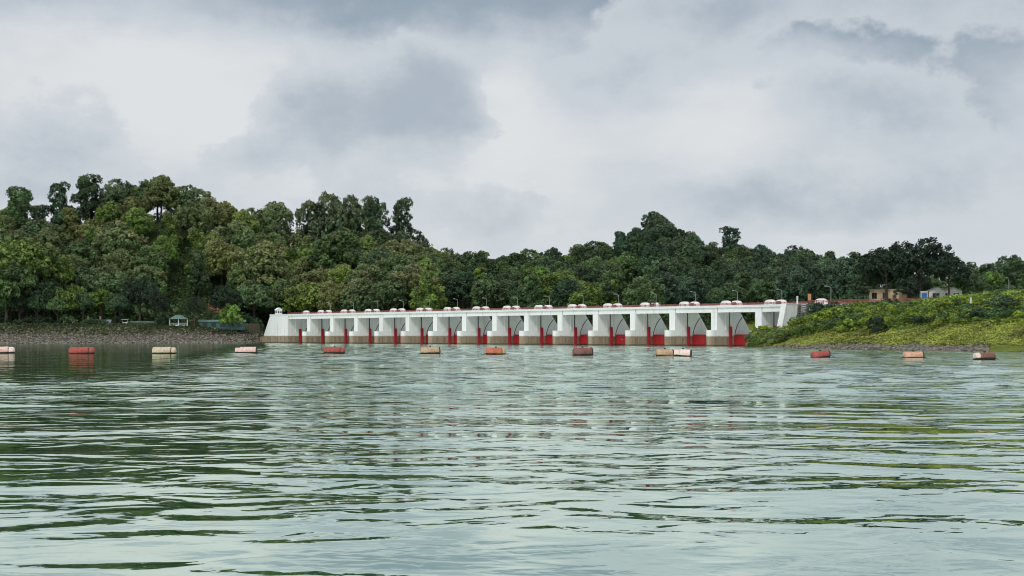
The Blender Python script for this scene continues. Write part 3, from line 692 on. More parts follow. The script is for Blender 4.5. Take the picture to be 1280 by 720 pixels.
def crown(name, centre, rad, nl, lr, per_lobe, per_tuft, size, flat=0.0, hollow=0.55, tuftr=0.85, zmin=None, lobes=None):
    """a crown of nl lobes, each a cauliflower of tufts, each tuft a spray of leaves"""
    if lobes is None:
        d = unit(nl*3); d = d[d[:, 2] > -0.55][:nl]
        q = RNG.uniform(hollow, 1.0, (len(d), 1)) ** 0.7
        lc = np.array(centre) + d*q*(np.array(rad)-lr*0.6)
    else: lc = np.array(lobes)[:, :3]
    L = len(lc); r = lr*RNG.uniform(0.7, 1.25, L) if lobes is None else np.array(lobes)[:, 3]
    td = unit(L*per_lobe*2); 
    lobe_id = np.repeat(np.arange(L), per_lobe*2)
    ok = td[:, 2] > -0.6
    td, lobe_id = td[ok], lobe_id[ok]
    tc_ = lc[lobe_id] + td*(r[lobe_id][:, None])*np.array([1, 1, 0.82])*RNG.uniform(0.75, 1.05, (len(td), 1))
    # drop tufts buried inside other lobes
    dd = np.linalg.norm(tc_[:, None, :]-lc[None], axis=2)/r[None]; dd[np.arange(len(tc_)), lobe_id] = 9
    vis = dd.min(1) > 0.72
    tc_, td, lobe_id = tc_[vis], td[vis], lobe_id[vis]
    cen = np.array(centre); rel = (tc_-cen)/np.array(rad)
    outer = np.linalg.norm(rel, axis=1)
    lt = RNG.uniform(0.18, 0.80, L)[lobe_id]
    tint = np.clip(lt + RNG.normal(0, 0.09, len(tc_)), 0.1, 0.95)
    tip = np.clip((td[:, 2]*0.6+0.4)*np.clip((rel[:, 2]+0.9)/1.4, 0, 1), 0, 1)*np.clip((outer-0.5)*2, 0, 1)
    me = leaf_mesh(name, tc_, np.full(len(tc_), tuftr), tint, tip, per_tuft, size, td)
    return me, lc
def trunk_mesh(name, h, r, lc, mat, base=0.0, lean=(0, 0), k=9):
    m = MB(); top = Vector((lean[0], lean[1], h))
    pts = [Vector((0, 0, -1.2)), Vector((0, 0, 0.2)), Vector((lean[0]*.3+.1, lean[1]*.3, h*.35)), Vector((lean[0]*.6-.1, lean[1]*.6+.1, h*.65)), top]
    m.tube(pts, [r*1.5, r*1.2, r*.9, r*.72, r*.42], 8)
    idx = RNG.permutation(len(lc))[:k]
    for i in idx:
        e = Vector(lc[i]); t = random.uniform(0.45, 0.95); s = pts[2].lerp(top, (t-0.35)/0.65) if t > .35 else pts[2]
        mid = s.lerp(e, 0.5) + Vector((0, 0, 0.06*h*random.uniform(-.5, 1)))
        m.tube([s, mid, e], [r*.42, r*.26, r*.10], 5, False)
    return m.mesh(name, mat, True)
PROTO = {}
def proto(key, height, trunk_r, mat=M_BARK, trunk_h=None, lean=(0, 0), **kw):
    me, lc = crown('crown', **kw)
    PROTO[key] = (trunk_mesh('trunk', trunk_h or height*0.72, trunk_r, lc, mat, lean=lean), me, height)
for q in range(3):
    proto('broad%d' % q, 20, 0.5, name='crown', centre=(0, 0, 12.3), rad=(7.6, 7.6, 7.9), nl=34, lr=2.5, per_lobe=17, per_tuft=11, size=0.72) if False else None
def addp(key, height, tr, centre, rad, nl, lr, pl, pt, size, mat=M_BARK, lean=(0, 0), th=None, hollow=.55, tuftr=.85, lobes=None):
    me, lc = crown('crown', centre, rad, nl, lr, pl, pt, size, 0.0, hollow, tuftr, None, lobes)
    PROTO[key] = (trunk_mesh('trunk', th or height*0.7, tr, lc, mat, lean=lean), me, height)
addp('broad0', 20, 0.45, (0, 0, 10.8), (8.2, 8.2, 9.4), 54, 2.6, 13, 15, 0.80, tuftr=1.1)
addp('broad1', 20, 0.45, (0, 0, 10.6), (8.0, 7.2, 9.4), 84, 1.9, 10, 14, 0.74, tuftr=.9)
addp('broad2', 20, 0.45, (0, 0, 11.2), (8.6, 7.6, 8.8), 40, 3.1, 18, 15, 0.85, tuftr=1.15, hollow=.7)
for q in range(2): addp('oval%d' % q, 20, 0.40, (0, 0, 10.6), (5.9, 5.9, 9.4), 44, 2.2, 12, 15, 0.74, tuftr=1.0)
def stack(H, r0, gaps, n=26, seed=0):
    rr = random.Random(seed); L = []
    for k in range(n):
        t = k/(n-1); z = H*(0.14+0.80*t); a = rr.uniform(0, 6.28); R_ = r0*(0.55+0.6*math.sin(math.pi*min(1, t*1.15+.12)))*rr.uniform(.15, 1.0)
        if any(abs(z/H-g) < .045 for g in gaps): R_ *= .3
        L.append((R_*math.cos(a), R_*math.sin(a), z, rr.uniform(1.2, 2.1)))
    return L
addp('tall0', 24, 0.42, (0, 0, 15.5), (5.2, 5.2, 9.5), 0, 2, 16, 11, 0.68, lobes=stack(24, 4.4, (.45, .7), 34, 3), th=22)
addp('tall1', 24, 0.42, (0, 0, 15.5), (5.2, 5.2, 9.5), 0, 2, 16, 11, 0.68, lobes=stack(24, 5.2, (.55,), 40, 5), th=22)
addp('umbrella0', 13, 0.42, (0, 0, 8.6), (8.2, 8.2, 4.7), 44, 1.85, 17, 12, 0.55, th=7.5, tuftr=.7)
addp('umbrella1', 13, 0.40, (0, 0, 8.4), (7.0, 7.0, 5.0), 38, 1.8, 17, 12, 0.55, th=7.5, tuftr=.7)
addp('young0', 9, 0.16, (0, 0, 5.2), (3.0, 3.0, 4.1), 26, 1.15, 14, 10, 0.42, th=6, tuftr=.5)
addp('young1', 9, 0.16, (0, 0, 5.4), (3.6, 3.6, 3.9), 26, 1.2, 14, 10, 0.42, th=6, tuftr=.5)
addp('bush0', 3, 0.08, (0, 0, 1.2), (2.1, 2.1, 1.9), 16, 0.75, 11, 9, 0.27, th=1.6, tuftr=.32)
addp('bush1', 3, 0.08, (0, 0, 1.1), (2.7, 2.4, 1.8), 20, 0.75, 11, 9, 0.27, th=1.6, tuftr=.32)
TREE_N = {'broad': 'broadleaf_tree', 'oval': 'broadleaf_tree', 'tall': 'tall_tree', 'umbrella': 'spreading_tree', 'young': 'young_tree', 'bush': 'bush'}
G_DARK = (0.058, 0.112, 0.050); G_MID = (0.088, 0.165, 0.062); G_OLIVE = (0.145, 0.185, 0.062); G_HAZE = (0.050, 0.102, 0.058); G_LITE = (0.15, 0.245, 0.050); G_BLACK = (0.026, 0.050, 0.026); G_LIME = (0.26, 0.345, 0.048)  # the far-hill green has the faint blue of distance haze mixed into it
def plant(key, X, Y, h, col, tipf, label, cat='tree', group=None, wide=1.0, zoff=0.0, z=None, name=None):
    tm, cm, H = PROTO[key]; s = h/H
    o = empty(name or TREE_N[key.rstrip('0123456789')], (X, Y, (gz(X, Y) if z is None else z)+zoff), random.uniform(0, 6.28), (s*wide, s*wide, s))
    tag(o, label, cat, group)
    link('trunk', tm, o); c = link('crown', cm, o)
    v = random.uniform(0.82, 1.18)
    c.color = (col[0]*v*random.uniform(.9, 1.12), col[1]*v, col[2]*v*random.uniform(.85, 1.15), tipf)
    return o
def plant_px(key, px, ytop, Y, col, tipf, label, wide=1.0, cat='tree', group=None, hmin=6, hmax=40):
    """stand a tree on the ground at distance Y so that its top is at row ytop"""
    X = X_at(px, Y); g = gz(X, Y); h = min(hmax, max(hmin, Z_at(ytop, Y)-g)); return plant(key, X, Y, h, col, tipf, label, cat, group, wide)

# skyline and other trees one can single out
ONE = [
 ('tall1', 27, 233, 452, G_MID, .25, 'tall stacked tree at the far left of the wooded skyline', 1.15),
 ('tall0', 74, 228, 462, G_DARK, .1, 'slender dark tree with gaps showing sky on the left skyline', 1.0),
 ('tall1', 108, 218, 466, G_DARK, .2, 'tall ragged tree whose leaning top overtops its slender dark neighbour', 1.1),
 ('broad0', 152, 226, 470, G_DARK, .3, 'broad dark tree right of the ragged tall one on the skyline', 1.05),
 ('broad1', 197, 219, 472, G_MID, .3, 'highest rounded tree on the left hill', 1.1),
 ('broad2', 236, 231, 470, G_MID, .45, 'rounded tree beside the highest one, its top tinged brown', 1.1),
 ('broad1', 278, 251, 468, G_OLIVE, .6, 'olive brown tree on the shoulder of the left hill', 1.15),
 ('broad0', 318, 262, 478, G_MID, .3, 'low rounded tree in the dip of the left skyline', 0.8),
 ('oval0', 343, 250, 480, G_MID, .6, 'round pale topped tree standing alone over the dip of the skyline', 0.95),
 ('broad2', 402, 237, 470, G_DARK, .35, 'large rounded tree at the left of the hilltop clump', 0.72),
 ('broad0', 437, 246, 476, G_DARK, .3, 'dark tree in the middle of the hilltop clump', 0.72),
 ('tall1', 468, 243, 474, G_DARK, .35, 'irregular tree with sky gaps in the hilltop clump', 0.9),
 ('tall0', 502, 246, 474, G_DARK, .3, 'tall ragged tree ending the hilltop clump', 0.95),
 ('oval1', 146, 274, 412, G_MID, 1.0, 'tree with cream yellow flowering crown on the left hill', 1.05),
 ('broad2', 420, 285, 430, G_MID, .15, 'bright green round tree below the hilltop clump', 1.0),
 ('broad1', 325, 300, 415, G_OLIVE, .9, 'tree with buff coloured flush above the left abutment', 1.05),
 ('broad0', 478, 310, 420, G_DARK, .3, 'large dark rounded tree behind the far spillway bays', 1.15),
 ('oval0', 515, 318, 425, G_OLIVE, .9, 'pale buff topped tree beside the large dark rounded one', 1.0),
 ('oval1', 410, 345, 398, G_OLIVE, .8, 'pale twiggy tree just behind the spillway left end', 1.0),
 ('tall1', 815, 264, 562, G_HAZE, 0, 'tall dark tree crowning the far hill', 1.3),
 ('broad1', 790, 290, 556, G_HAZE, 0, 'broad haze tinted tree left of the one crowning the far hill', 1.0),
 ('oval0', 862, 288, 562, G_MID, .2, 'small light topped tree right of the one crowning the far hill', .9),
 ('tall0', 912, 284, 552, G_HAZE, 0, 'lone tall tree with bare stem rising from the far ridge', 1.35),
 ('broad2', 945, 306, 540, G_HAZE, 0, 'dark haze tinted tree right of the lone tall one', 1.1),
 ('broad0', 996, 308, 515, G_HAZE, .1, 'rounded tree on the falling end of the far ridge', 1.1),
 ('broad1', 1035, 319, 505, G_HAZE, .1, 'low rounded tree at the end of the far ridge', 1.1),
 ('oval0', 707, 318, 470, G_LITE, .3, 'light yellow green conical tree on the middle slope', 1.15),
 ('young1', 90, 357, 356, G_LITE, 0, 'bright green young tree on the stony bank', 1.0),
 ('young0', 128, 362, 362, G_LITE, .1, 'yellow green small tree behind the bright green young one', 1.2),
 ('umbrella1', 30, 298, 366, G_LITE, .15, 'large bright green spreading tree at the left edge of the bank', 1.05),
 ('umbrella0', 8, 330, 352, G_MID, 0, 'mid green spreading tree in front of the large bright one', .9),
 ('umbrella0', 175, 352, 360, G_BLACK, 0, 'dark low spreading tree left of the green roofed pavilion', .75),
 ('umbrella1', 150, 368, 356, G_DARK, 0, 'low dark tree under the bright small trees on the bank', .8),
 ('umbrella0', 318, 358, 376, G_MID, .1, 'spreading tree with wide bright crown behind the left abutment', .95),
 ('umbrella1', 282, 358, 366, G_BLACK, 0, 'dark spreading tree right of the green roofed pavilion', .85),
 ('young1', 289, 381, 353, G_LITE, 0, 'small lime green bush tree on the bank near the abutment', .9),
 ('umbrella1', 55, 350, 360, G_DARK, 0, 'dark spreading tree shading the bank between bright trees', .95),
 ('umbrella1', 1108, 312, 236, G_BLACK, 0, 'dark spreading tree standing over the cream house', 1.05),
 ('umbrella0', 1150, 302, 238, G_BLACK, 0, 'highest dark spreading tree between the two houses', .95),
 ('umbrella1', 1186, 322, 232, G_BLACK, 0, 'dark rounded tree over the white house', .9),
 ('umbrella0', 1092, 325, 246, G_DARK, 0, 'dark spreading tree behind the end of the red railing', .8),
 ('broad1', 1122, 338, 256, G_BLACK, 0, 'dark full tree closing the gap behind the cream house', .9),
 ('broad0', 1148, 342, 258, G_BLACK, 0, 'dark full tree behind the blue kiosk', 1.0),
 ('broad1', 1196, 345, 254, G_DARK, 0, 'dark full tree behind the white house', 1.0),
 ('young1', 1134, 358, 228, G_BLACK, 0, 'small dark tree between the cream house and the kiosk', 1.1),
 ('young0', 1204, 352, 234, G_DARK, 0, 'small dark tree at the right end of the white house', 1.1),
 ('young0', 1072, 352, 236, G_DARK, 0, 'small grey green tree beside the red railing', 1.3),
 ('young1', 1222, 346, 246, G_DARK, .1, 'small rounded tree right of the white house', 1.3),
 ('oval0', 1240, 338, 262, G_LITE, .1, 'yellow green tree behind the small rounded one', 1.1),
 ('oval1', 1272, 318, 268, G_MID, 0, 'tall green tree at the right edge above the grassy bank', 1.1),
 ('broad0', 1256, 322, 300, G_DARK, 0, 'dark tree behind the yellow green one on the right', .9),
 ('broad2', 1292, 316, 290, G_DARK, 0, 'broad dark tree cut by the right edge of the wood', .9),
]
taken = []
def far(px, Y):      # the list's rough distances, set out on the ground as surveyed
    if px > 1070: return Y*1.42
    if px < 340 and Y < 380: return Y+160+(18 if Y > 370 else 0)
    return 540+(Y-380)*1.1 if px < 540 else 545+(Y-400)*.85
for k, px, yt, Y, c, tp, lab, wd in ONE:
    o = plant_px(k, px, yt, far(px, Y), c, tp, lab, wd, hmax=35); taken.append((o.location.x, o.location.y, 6.0))
# the wood on the hills
def wood(px0, px1, n, f0, f1, hs, mind, cols, where, keys=('broad0', 'broad1', 'broad2', 'broad1', 'oval0', 'oval1', 'tall0', 'tall1'), tips=(.0, .3)):
    done = 0; tries = 0
    while done < n and tries < n*80:
        tries += 1
        px = random.uniform(px0, px1); yr = float(interp(px, RIDGE_Y)); yf = float(interp(px, SHORE_L)+42) if px < 335 else dam_Y(px)+40
        Y = yf + (yr+4-yf)*(f0+(f1-f0)*random.random()); X = X_at(px, Y)
        if any((X-a)**2+(Y-b)**2 < (mind*.5+r*.5)**2 for a, b, r in taken): continue
        if 205 < px < 290 and Y < 572: continue
        if 548 < px < 606 and Y < 525: continue
        h = random.uniform(*hs); ci = random.choice(cols); tp = random.uniform(*tips); k = random.choice(keys)
        what = {G_DARK: 'dark green', G_MID: 'mid green', G_OLIVE: 'olive green', G_HAZE: 'haze tinted dark green', G_LITE: 'light green'}[ci]
        lab = '%s %s tree%s %s' % (what, {'b': 'rounded', 'o': 'oval', 't': 'slender'}[k[0]], ' with pale tips' if tp > .35 else '', where)
        plant(k, X, Y, h, ci, tp, lab, 'tree', lab, random.uniform(.9, 1.2))
        taken.append((X, Y, mind)); done += 1
    return done
c1 = wood(-30, 345, 66, 0.0, 1.0, (16, 22), 10.5, (G_DARK, G_MID, G_MID, G_OLIVE, G_DARK, G_LITE), 'in the dense wood on the left hill', tips=(.1, .8))
c2 = wood(345, 540, 46, 0.0, 1.0, (15, 21), 10.5, (G_DARK, G_MID, G_OLIVE, G_LITE), 'in the wood behind the far spillway bays', tips=(.1, .85))
c3 = wood(540, 770, 70, 0.0, 1.02, (11, 16), 9.5, (G_DARK, G_MID, G_DARK, G_LITE), 'in the low wood behind the middle of the spillway', tips=(0, .3))
c4 = wood(770, 1085, 100, 0.0, 1.02, (11, 17), 10, (G_HAZE, G_HAZE, G_DARK, G_MID), 'in the wood covering the far hill', tips=(0, .2))
c5 = wood(1085, 1330, 26, 0.2, 1.0, (8, 13), 9, (G_DARK, G_MID), 'in the wood behind the two houses', tips=(0, .2))
print('WOOD', c1, c2, c3, c4, c5)

# undergrowth that closes the wood's floor
def undergrowth(name, n, pick, per, size, tr, col, label, tipf=0.0, kind='stuff'):
    P_ = pick(n); tint = np.clip(0.45+0.22*vnoise(P_[:, 0], P_[:, 1], .22)+0.16*vnoise(P_[:, 0]+5, P_[:, 1]*1.3, .61)+RNG.normal(0, .12, len(P_)), .1, .95)
    me = leaf_mesh(name, P_, np.full(len(P_), tr)*RNG.uniform(.7, 1.5, len(P_)), tint, RNG.uniform(0, 1, len(P_)), per, size, np.tile([0, 0, 1.0], (len(P_), 1)))
    o = link(name, me); o.color = (*col, tipf); o['kind'] = kind; o['label'] = label; o['category'] = 'undergrowth'; return o
def pick_hill(n):
    px = RNG.uniform(-40, 1320, n); yr = interp(px, RIDGE_Y)
    yf = np.where(px < 335, interp(px, SHORE_L)+40, np.array([dam_Y(q) for q in px])+40)
    Y = yf + (yr+10-yf)*RNG.random(n)**1.2
    ok = ~((px > 252) & (px < 288) & (Y < 585) & (RNG.random(n) < .8)) & ~((px > 555) & (px < 602) & (Y < 520) & (RNG.random(n) < .85))
    px, Y = px[ok], Y[ok]; z = ground_z(px, Y)
    return np.stack([(px-640)/F*Y, Y, z+RNG.uniform(0.2, 3.0, len(Y))], -1)
undergrowth('forest_undergrowth', 16000, pick_hill, 10, 0.9, 1.3, (0.06, 0.105, 0.038), 'tangled green undergrowth on the floor of the hill woods')

# ------------------------------------------------------------------ right bank vegetation
def bank_pt(px, t):
    """a point on the right bank: t=0 at the water, 1 at the crest line"""
    ys = float(interp(px, SHORE_R)); yd = dam_Y(px)-6 if px < 1500 else ys+70; Y = ys+max(12, yd-ys)*t; return X_at(px, Y), Y
def pick_grass(t0, t1, p0=925, p1=1300):
    def f(n):
        px = RNG.uniform(p0, p1, n); t = RNG.uniform(t0, t1, n); ys = interp(px, SHORE_R); yd = np.array([dam_Y(q) for q in px])-6
        Y = ys+np.maximum(12, yd-ys)*t; return np.stack([(px-640)/F*Y, Y, ground_z(px, Y)+0.12], -1)
    return f
undergrowth('bank_grass', 9000, pick_grass(0.10, 0.48), 9, 0.34, 0.32, (0.30, 0.345, 0.062), 'short yellow green grass covering the foot of the right bank', .25)
undergrowth('bank_creeper', 9000, pick_grass(0.40, 1.05), 10, 0.50, 0.55, (0.22, 0.315, 0.052), 'lush green creeper covering the upper right bank')
nb = 0
for k in range(230):
    px = random.uniform(930, 1310); t = random.uniform(0.40, 1.02)
    X, Y = bank_pt(px, t)
    if t > .78 and 1000 < px < 1205: continue
    if px < 1000 and t > .6: continue
    c = random.choice((G_LIME, G_LIME, G_LIME, G_LITE, G_LITE, G_MID))
    plant(random.choice(('bush0', 'bush1')), X, Y, random.uniform(1.6, 3.2)*(1 if t < .7 else .62), c, 0, {G_LIME: 'yellow green creeper mound on the right bank', G_LITE: 'bright green leafy bush on the right bank', G_MID: 'mid green leafy bush on the right bank'}[c], 'bush', {G_LIME: 'yellow green mounds of the right bank', G_LITE: 'bright green bushes of the right bank', G_MID: 'mid green bushes of the right bank'}[c], random.uniform(1.0, 1.6), -0.3)
for px, t, h, c, lab, wd in [(1098, .38, 3.6, G_BLACK, 'dark dead looking bush low on the grassy bank', .9), (1250, .55, 4.2, G_DARK, 'large dark green bush near the right end of the bank', 1.3), (1225, .45, 2.8, G_DARK, 'dark bush just below the pale stake', 1.4),
                             (1180, .45, 2.6, G_DARK, 'dark green bush on the bank below the white house', 1.4), (1150, .48, 2.2, G_DARK, 'low dark bush on the bank between the houses', 1.4)]:
    X, Y = bank_pt(px, t); plant('bush0', X, Y, h, c, 0, lab, 'bush', None, wd, -0.3)
for k in range(34):    # scrub at the tip of the bank, in front of the last bays
    px = 914+random.random()**1.2*66; Y = float(interp(px, SHORE_R))+random.uniform(1, 8)+(px-914)*.1; X = X_at(px, Y)
    plant(random.choice(('bush0', 'bush1')), X, Y, random.uniform(1.6, 2.6)+(px-914)*.006, random.choice((G_LITE, G_LITE, G_OLIVE, G_MID)), random.choice((0, 0, .5)), 'scrubby bush at the tip of the bank against the last spillway bays', 'bush', 'scrub at the bank tip', 1.1, -0.2)
for k in range(22):    # hedge hiding the approach wall
    u = 229.6+k*1.5; p = dam(u, -6.6+random.uniform(-.5, .5)); plant(random.choice(('bush0', 'bush1')), p.x, p.y, random.uniform(3.0, 4.2), random.choice((G_DARK, G_DARK, G_BLACK)), 0, 'dark hedge bush against the approach road wall', 'bush', 'hedge along the approach road', .9, 0, z=6.4+random.uniform(-.4, .2))

# ------------------------------------------------------------------ riprap stones
def stones(name, pts, smin, smax, label):
    ico = bmesh.new(); bmesh.ops.create_icosphere(ico, subdivisions=1, radius=0.5); ico.verts.ensure_lookup_table()
    v0 = np.array([v.co for v in ico.verts]); f0 = np.array([[v.index for v in f.verts] for f in ico.faces]); ico.free()
    n = len(pts); sc = RNG.uniform(smin, smax, (n, 1, 1))*RNG.uniform(.6, 1.3, (n, 1, 3))
    a = RNG.uniform(0, 6.28, n); c, s = np.cos(a)[:, None], np.sin(a)[:, None]
    vv = v0[None]*sc*RNG.uniform(.75, 1.2, (n, len(v0), 1))
    vv = np.stack([vv[..., 0]*c-vv[..., 1]*s, vv[..., 0]*s+vv[..., 1]*c, vv[..., 2]*.8], -1) + pts[:, None, :]
    ff = (f0[None]+np.arange(n)[:, None, None]*len(v0)).reshape(-1, 3)
    o = link(name, raw_mesh(name, vv.reshape(-1, 3), ff, M_STONE)); o['kind'] = 'stuff'; o['label'] = label; o['category'] = 'stones'; return o
n = 6500; px = RNG.uniform(-40, 332, n); d = RNG.random(n)**1.25*15-0.5; Y = interp(px, SHORE_L)+d; keep = RNG.random(n) < np.clip(1.25-d/13, .12, 1)
px, Y = px[keep], Y[keep]
stones('riprap', np.stack([(px-640)/F*Y, Y, ground_z(px, Y)], -1), .4, 1.15, 'loose grey stones lining the left bank above the water')
n = 2000; px = RNG.uniform(955, 1236, n); d = RNG.random(n)**1.1*6.5-.2; Y = interp(px, SHORE_R)+d
stones('riprap', np.stack([(px-640)/F*Y, Y, ground_z(px, Y)], -1), .3, .85, 'brown stones along the water edge of the grassy right bank')
undergrowth('bank_grass', 3500, lambda n: (lambda px, Y: np.stack([(px-640)/F*Y, Y, ground_z(px, Y)+.1], -1))(*(lambda px: (px, interp(px, SHORE_L)+RNG.uniform(8, 22, n)))(RNG.uniform(-40, 330, n))), 8, .45, .4, (0.085, 0.110, 0.042), 'dull green grass on the upper left bank')

# ------------------------------------------------------------------ houses on the right bank
def at_px(px, Y): X = X_at(px, Y); return Vector((X, Y, gz(X, Y)))
p = at_px(1110, 338); h = empty('cream_house', (p.x, p.y, 9.8), -0.62); tag(h, 'low cream plastered house with flat roof under dark trees', 'house')
MB().box(-3.6, 3.6, -2.6, 2.6, -1, 3.5).build('wall', M_CREAM, h)
MB().box(-4.0, 4.0, -3.0, 3.0, 3.5, 3.7).build('roof', M_GREYROOF, h)
for xx in (-2.3, 0.3): 
    o = MB().box(xx-.6, xx+.6, -2.66, -2.603, 1.5, 2.9).build('window', M_GLASS, h); MB().box(xx-.75, xx+.75, -2.85, -2.604, 2.95, 3.05).build('sunshade', M_CREAM, o); MB().box(xx-.03, xx+.03, -2.70, -2.664, 1.5, 2.9).build('mullion', M_WOOD, o)
MB().box(2.1, 3.0, -2.66, -2.603, 0, 2.3).build('door', M_WOOD, h)
p = at_px(1179, 335); h = empty('white_house', (p.x, p.y, 10.9), -0.12, (.78, .9, .72)); tag(h, 'long low white house with dark openings beneath the trees', 'house')
MB().box(-4.6, 4.9, -2.6, 2.6, -1, 3.0).build('wall', M_PLAST, h)
for cx in (-2.2, 2.4):
    m = MB(); m.prism([(cx-2.3, 3.0), (cx+2.3, 3.0), (cx, 4.1)], -2.59, 2.59, 'y'); m.build('gable', M_PLAST, h)
    m = MB(); m.prism([(cx-2.6, 2.9), (cx, 4.16), (cx+2.6, 2.9), (cx+2.6, 3.04), (cx, 4.32), (cx-2.6, 3.04)], -2.9, 2.9, 'y'); m.build('roof', M_GREYROOF, h)
for a, b, z0, z1 in [(-3.6, -1.6, .5, 2.2), (.1, 1.2, 0, 2.3), (2.5, 4.0, .4, 2.2)]:
    o = MB().box(a, b, -2.66, -2.603, z0, z1).build('window' if z0 else 'door', M_GLASS, h); MB().box((a+b)/2-.04, (a+b)/2+.04, -2.70, -2.664, z0, z1).build('mullion', M_PLAST, o)
p = at_px(1154.5, 333); h = empty('blue_kiosk', (p.x, p.y, 10.8), -0.1, .8); tag(h, 'small kiosk with bright blue door between the houses', 'kiosk')
MB().box(-.95, .95, -.9, .9, -1, 2.5).build('wall', M_PLAST, h); MB().box(-.75, .75, -.96, -.903, 0, 2.2).build('door', M_BLUE, h); MB().box(-1.1, 1.1, -1.1, 1.1, 2.5, 2.65).build('roof', M_WHITE, h)
X, Y = bank_pt(1213.5, .60); o = empty('boundary_stake', (X, Y, gz(X, Y)-.2)); tag(o, 'pale concrete stake standing in the creeper on the right bank', 'post')
MB().prism([(-.12, -.12), (.12, -.12), (.12, .12), (-.12, .12)], 0, 3.8).build('shaft', M_PLAST, o); MB().prism([(-.15, -.15), (.15, -.15), (.15, .15), (-.15, .15)], 3.8, 3.92).build('cap', M_PLAST, o)
X, Y = X_at(1261, 316), 316; lamp((X, Y, gz(X, Y)-.1), 0.2, 'grey street lamp in front of the wood on the right', None, .62)
X, Y = bank_pt(1111, .62); o = empty('dead_stem', (X, Y, gz(X, Y)-.2)); tag(o, 'dark bare stem standing in the grass below the cream house', 'stem')
MB().tube([(0, 0, 0), (.1, 0, 1.4), (0, 0, 2.8)], [.14, .11, .06], 6).build('stem', M_BARK, o); MB().tube([(.08, 0, 1.6), (.5, 0, 2.3)], [.06, .03], 5).build('branch', M_BARK, o)

# ------------------------------------------------------------------ things on the left bank
p = at_px(223, 515); g = empty('pavilion', p, 0.25, .8); tag(g, 'open pavilion with green pyramid roof on the left bank', 'pavilion')
m = MB(); m.add([(-4.4, -3.6, 2.6), (4.4, -3.6, 2.6), (4.4, 3.6, 2.6), (-4.4, 3.6, 2.6), (-1.0, -.6, 4.5), (1.0, -.6, 4.5), (1.0, .6, 4.5), (-1.0, .6, 4.5)], [(3,2,1,0),(4,5,6,7),(0,1,5,4),(1,2,6,5),(2,3,7,6),(3,0,4,7)]); m.build('roof', M_GREENROOF, g)
for a, b in ((-3.8, -3), (3.8, -3), (3.8, 3), (-3.8, 3), (0, -3), (0, 3)): MB().box(a-.12, a+.12, b-.12, b+.12, -.5, 2.62).build('post', M_WHITE, g)
MB().box(-3.6, 3.6, -2.95, -2.8, 0, .95).build('parapet', M_GREENROOF, g); MB().box(-3.6, 3.6, 2.8, 2.95, 0, .95).build('parapet', M_GREENROOF, g); MB().box(-4, 4, -3.2, 3.2, -.6, 0).build('floor_slab', M_CONC, g)
p = at_px(278, 517); g = empty('market_shed', p, 0.12); tag(g, 'long low teal shed under dark trees near the abutment', 'shed')
MB().box(-8, 8, -1.4, 1.4, -.5, 2.5).build('wall', M_TEAL, g); m = MB(); m.prism([(-1.9, 2.45), (1.9, 2.45), (0, 3.2)], -8.4, 8.4, 'x'); m.build('roof', M_GREENROOF, g)
for k in range(5): MB().box(-6.9+k*3.1, -5.2+k*3.1, -1.46, -1.403, .7, 2.1).build('opening', M_GLASS, g)
p = at_px(181, 516); g = empty('low_wall', p, 0.05); tag(g, 'low teal painted wall under the dark spreading tree', 'wall'); MB().box(-6.5, 6.5, -.12, .12, -.4, .8).build('panel', M_TEAL, g); MB().box(-6.6, 6.6, -.18, .18, .8, .92).build('coping', M_WHITE, g)
p = at_px(156, 514); g = empty('white_stall', p, 0.1, .8); tag(g, 'small bright white stall with awning on the left bank', 'stall')
MB().box(-1.2, 1.2, -.6, .6, 0, 1.0).build('counter', M_WHITE, g); MB().box(-1.5, 1.5, -1.0, 1.0, 2.0, 2.14).build('awning', M_WHITE, g)
for a in (-1.1, 1.1): 
    for b in (-.55, .55): MB().box(a-.05, a+.05, b-.05, b+.05, -.2, 2.02).build('post', M_WHITE, g)
p = at_px(118, 519); g = empty('gate_wall', p, 0.0); tag(g, 'short cream wall with two pillars among trunks', 'wall')
MB().box(-1.9, 1.9, -.15, .15, -.3, 1.6).build('panel', M_CREAM, g)
for a in (-2.2, 2.2): MB().box(a-.3, a+.3, -.3, .3, -.3, 2.7).build('pillar', M_CREAM, g)
p = at_px(133, 515); g = empty('stone_bench', p, 0.1); tag(g, 'grey box shaped concrete bench beside the white stall', 'bench')
MB().box(-1.7, 1.7, -.4, .4, .5, .75).build('seat', M_GALV, g); MB().box(-1.7, 1.7, .3, .45, .75, 1.6).build('backrest', M_GALV, g)
for a in (-1.3, 1.3): MB().box(a-.15, a+.15, -.35, .35, -.2, .5).build('leg', M_GALV, g)
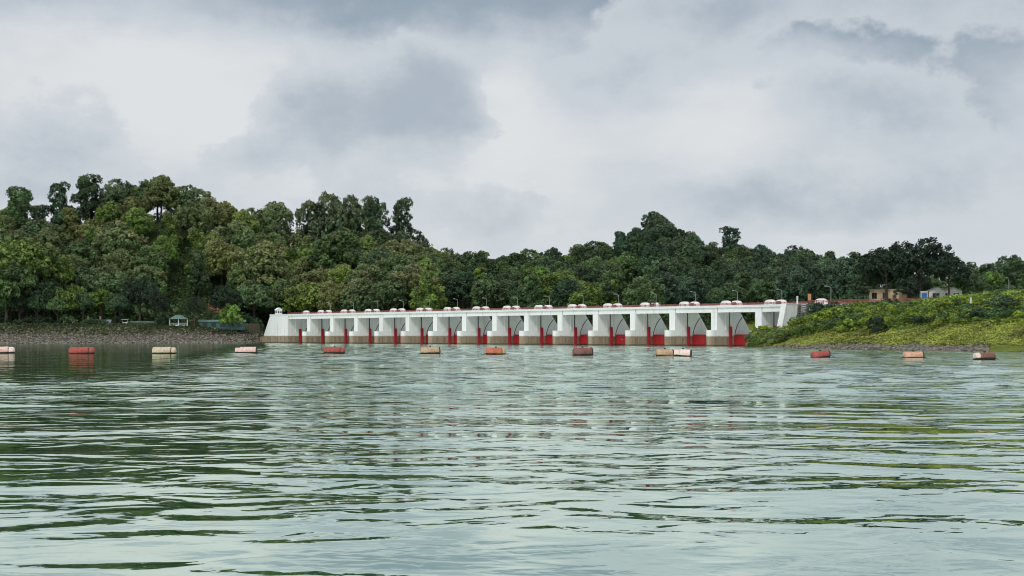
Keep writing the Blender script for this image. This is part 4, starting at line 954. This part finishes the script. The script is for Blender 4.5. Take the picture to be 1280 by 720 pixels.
p = at_px(92, 512); g = empty('marker_stone', p); tag(g, 'small pointed white marker stone under the bright green young tree', 'marker')
m = MB(); m.add([(-.5, -.4, -.3), (.5, -.4, -.3), (.5, .4, -.3), (-.5, .4, -.3), (-.14, -.12, 1.7), (.14, -.12, 1.7), (.14, .12, 1.7), (-.14, .12, 1.7)], [(3,2,1,0),(4,5,6,7),(0,1,5,4),(1,2,6,5),(2,3,7,6),(3,0,4,7)]); m.build('shaft', M_WHITE, g)
MB().box(-.7, .7, -.6, .6, -.4, .12).build('plinth', M_WHITE, g)
a0, a1 = at_px(296, 517), at_px(324, 530); g = empty('timber_fence', a0, math.atan2(a1.y-a0.y, a1.x-a0.x)); tag(g, 'weathered timber paling fence running up to the left abutment', 'fence')
L = (a1-a0).length; k = 0
pal = MB(); pal.box(-.14, .14, -.04, .04, -.6, 2.9); pal.prism([(-.14, 2.9), (.14, 2.9), (0, 3.15)], -.04, .04, 'y'); pal = pal.mesh('paling', M_WOOD)
while k*.62 < L: link('paling', pal, g, (k*.62, random.uniform(-.05, .05), random.uniform(-.2, .25))); k += 1
for zz in (.8, 2.1): MB().box(-.2, L+.2, .05, .13, zz, zz+.14).build('rail', M_WOOD, g)
for k in range(34):
    px = random.uniform(-20, 322)
    if 203 < px < 243 or 86 < px < 98: continue
    Y = float(interp(px, SHORE_L))+random.uniform(17.5, 27); X = X_at(px, Y)
    plant(random.choice(('bush0', 'bush1')), X, Y, random.uniform(1.6, 3.6), random.choice((G_DARK, G_MID, G_BLACK)), 0, 'low dark bush under the park trees on top of the left bank', 'bush', 'bushes under the park trees', random.uniform(.9, 1.4), -.2)
# slender trunks of the park trees behind the bank
for px, Y in [(8, 352), (14, 358), (24, 351), (33, 356), (47, 352), (62, 355), (72, 351), (104, 353), (144, 354), (199, 352), (243, 352)]:
    Y += 161; X = X_at(px, Y); plant('umbrella%d' % random.randint(0, 1), X, Y, random.uniform(9, 11.5), random.choice((G_DARK, G_BLACK, G_MID)), 0, 'slender trunked park tree in the row along the left bank', 'tree', 'park trees along the left bank', .62)
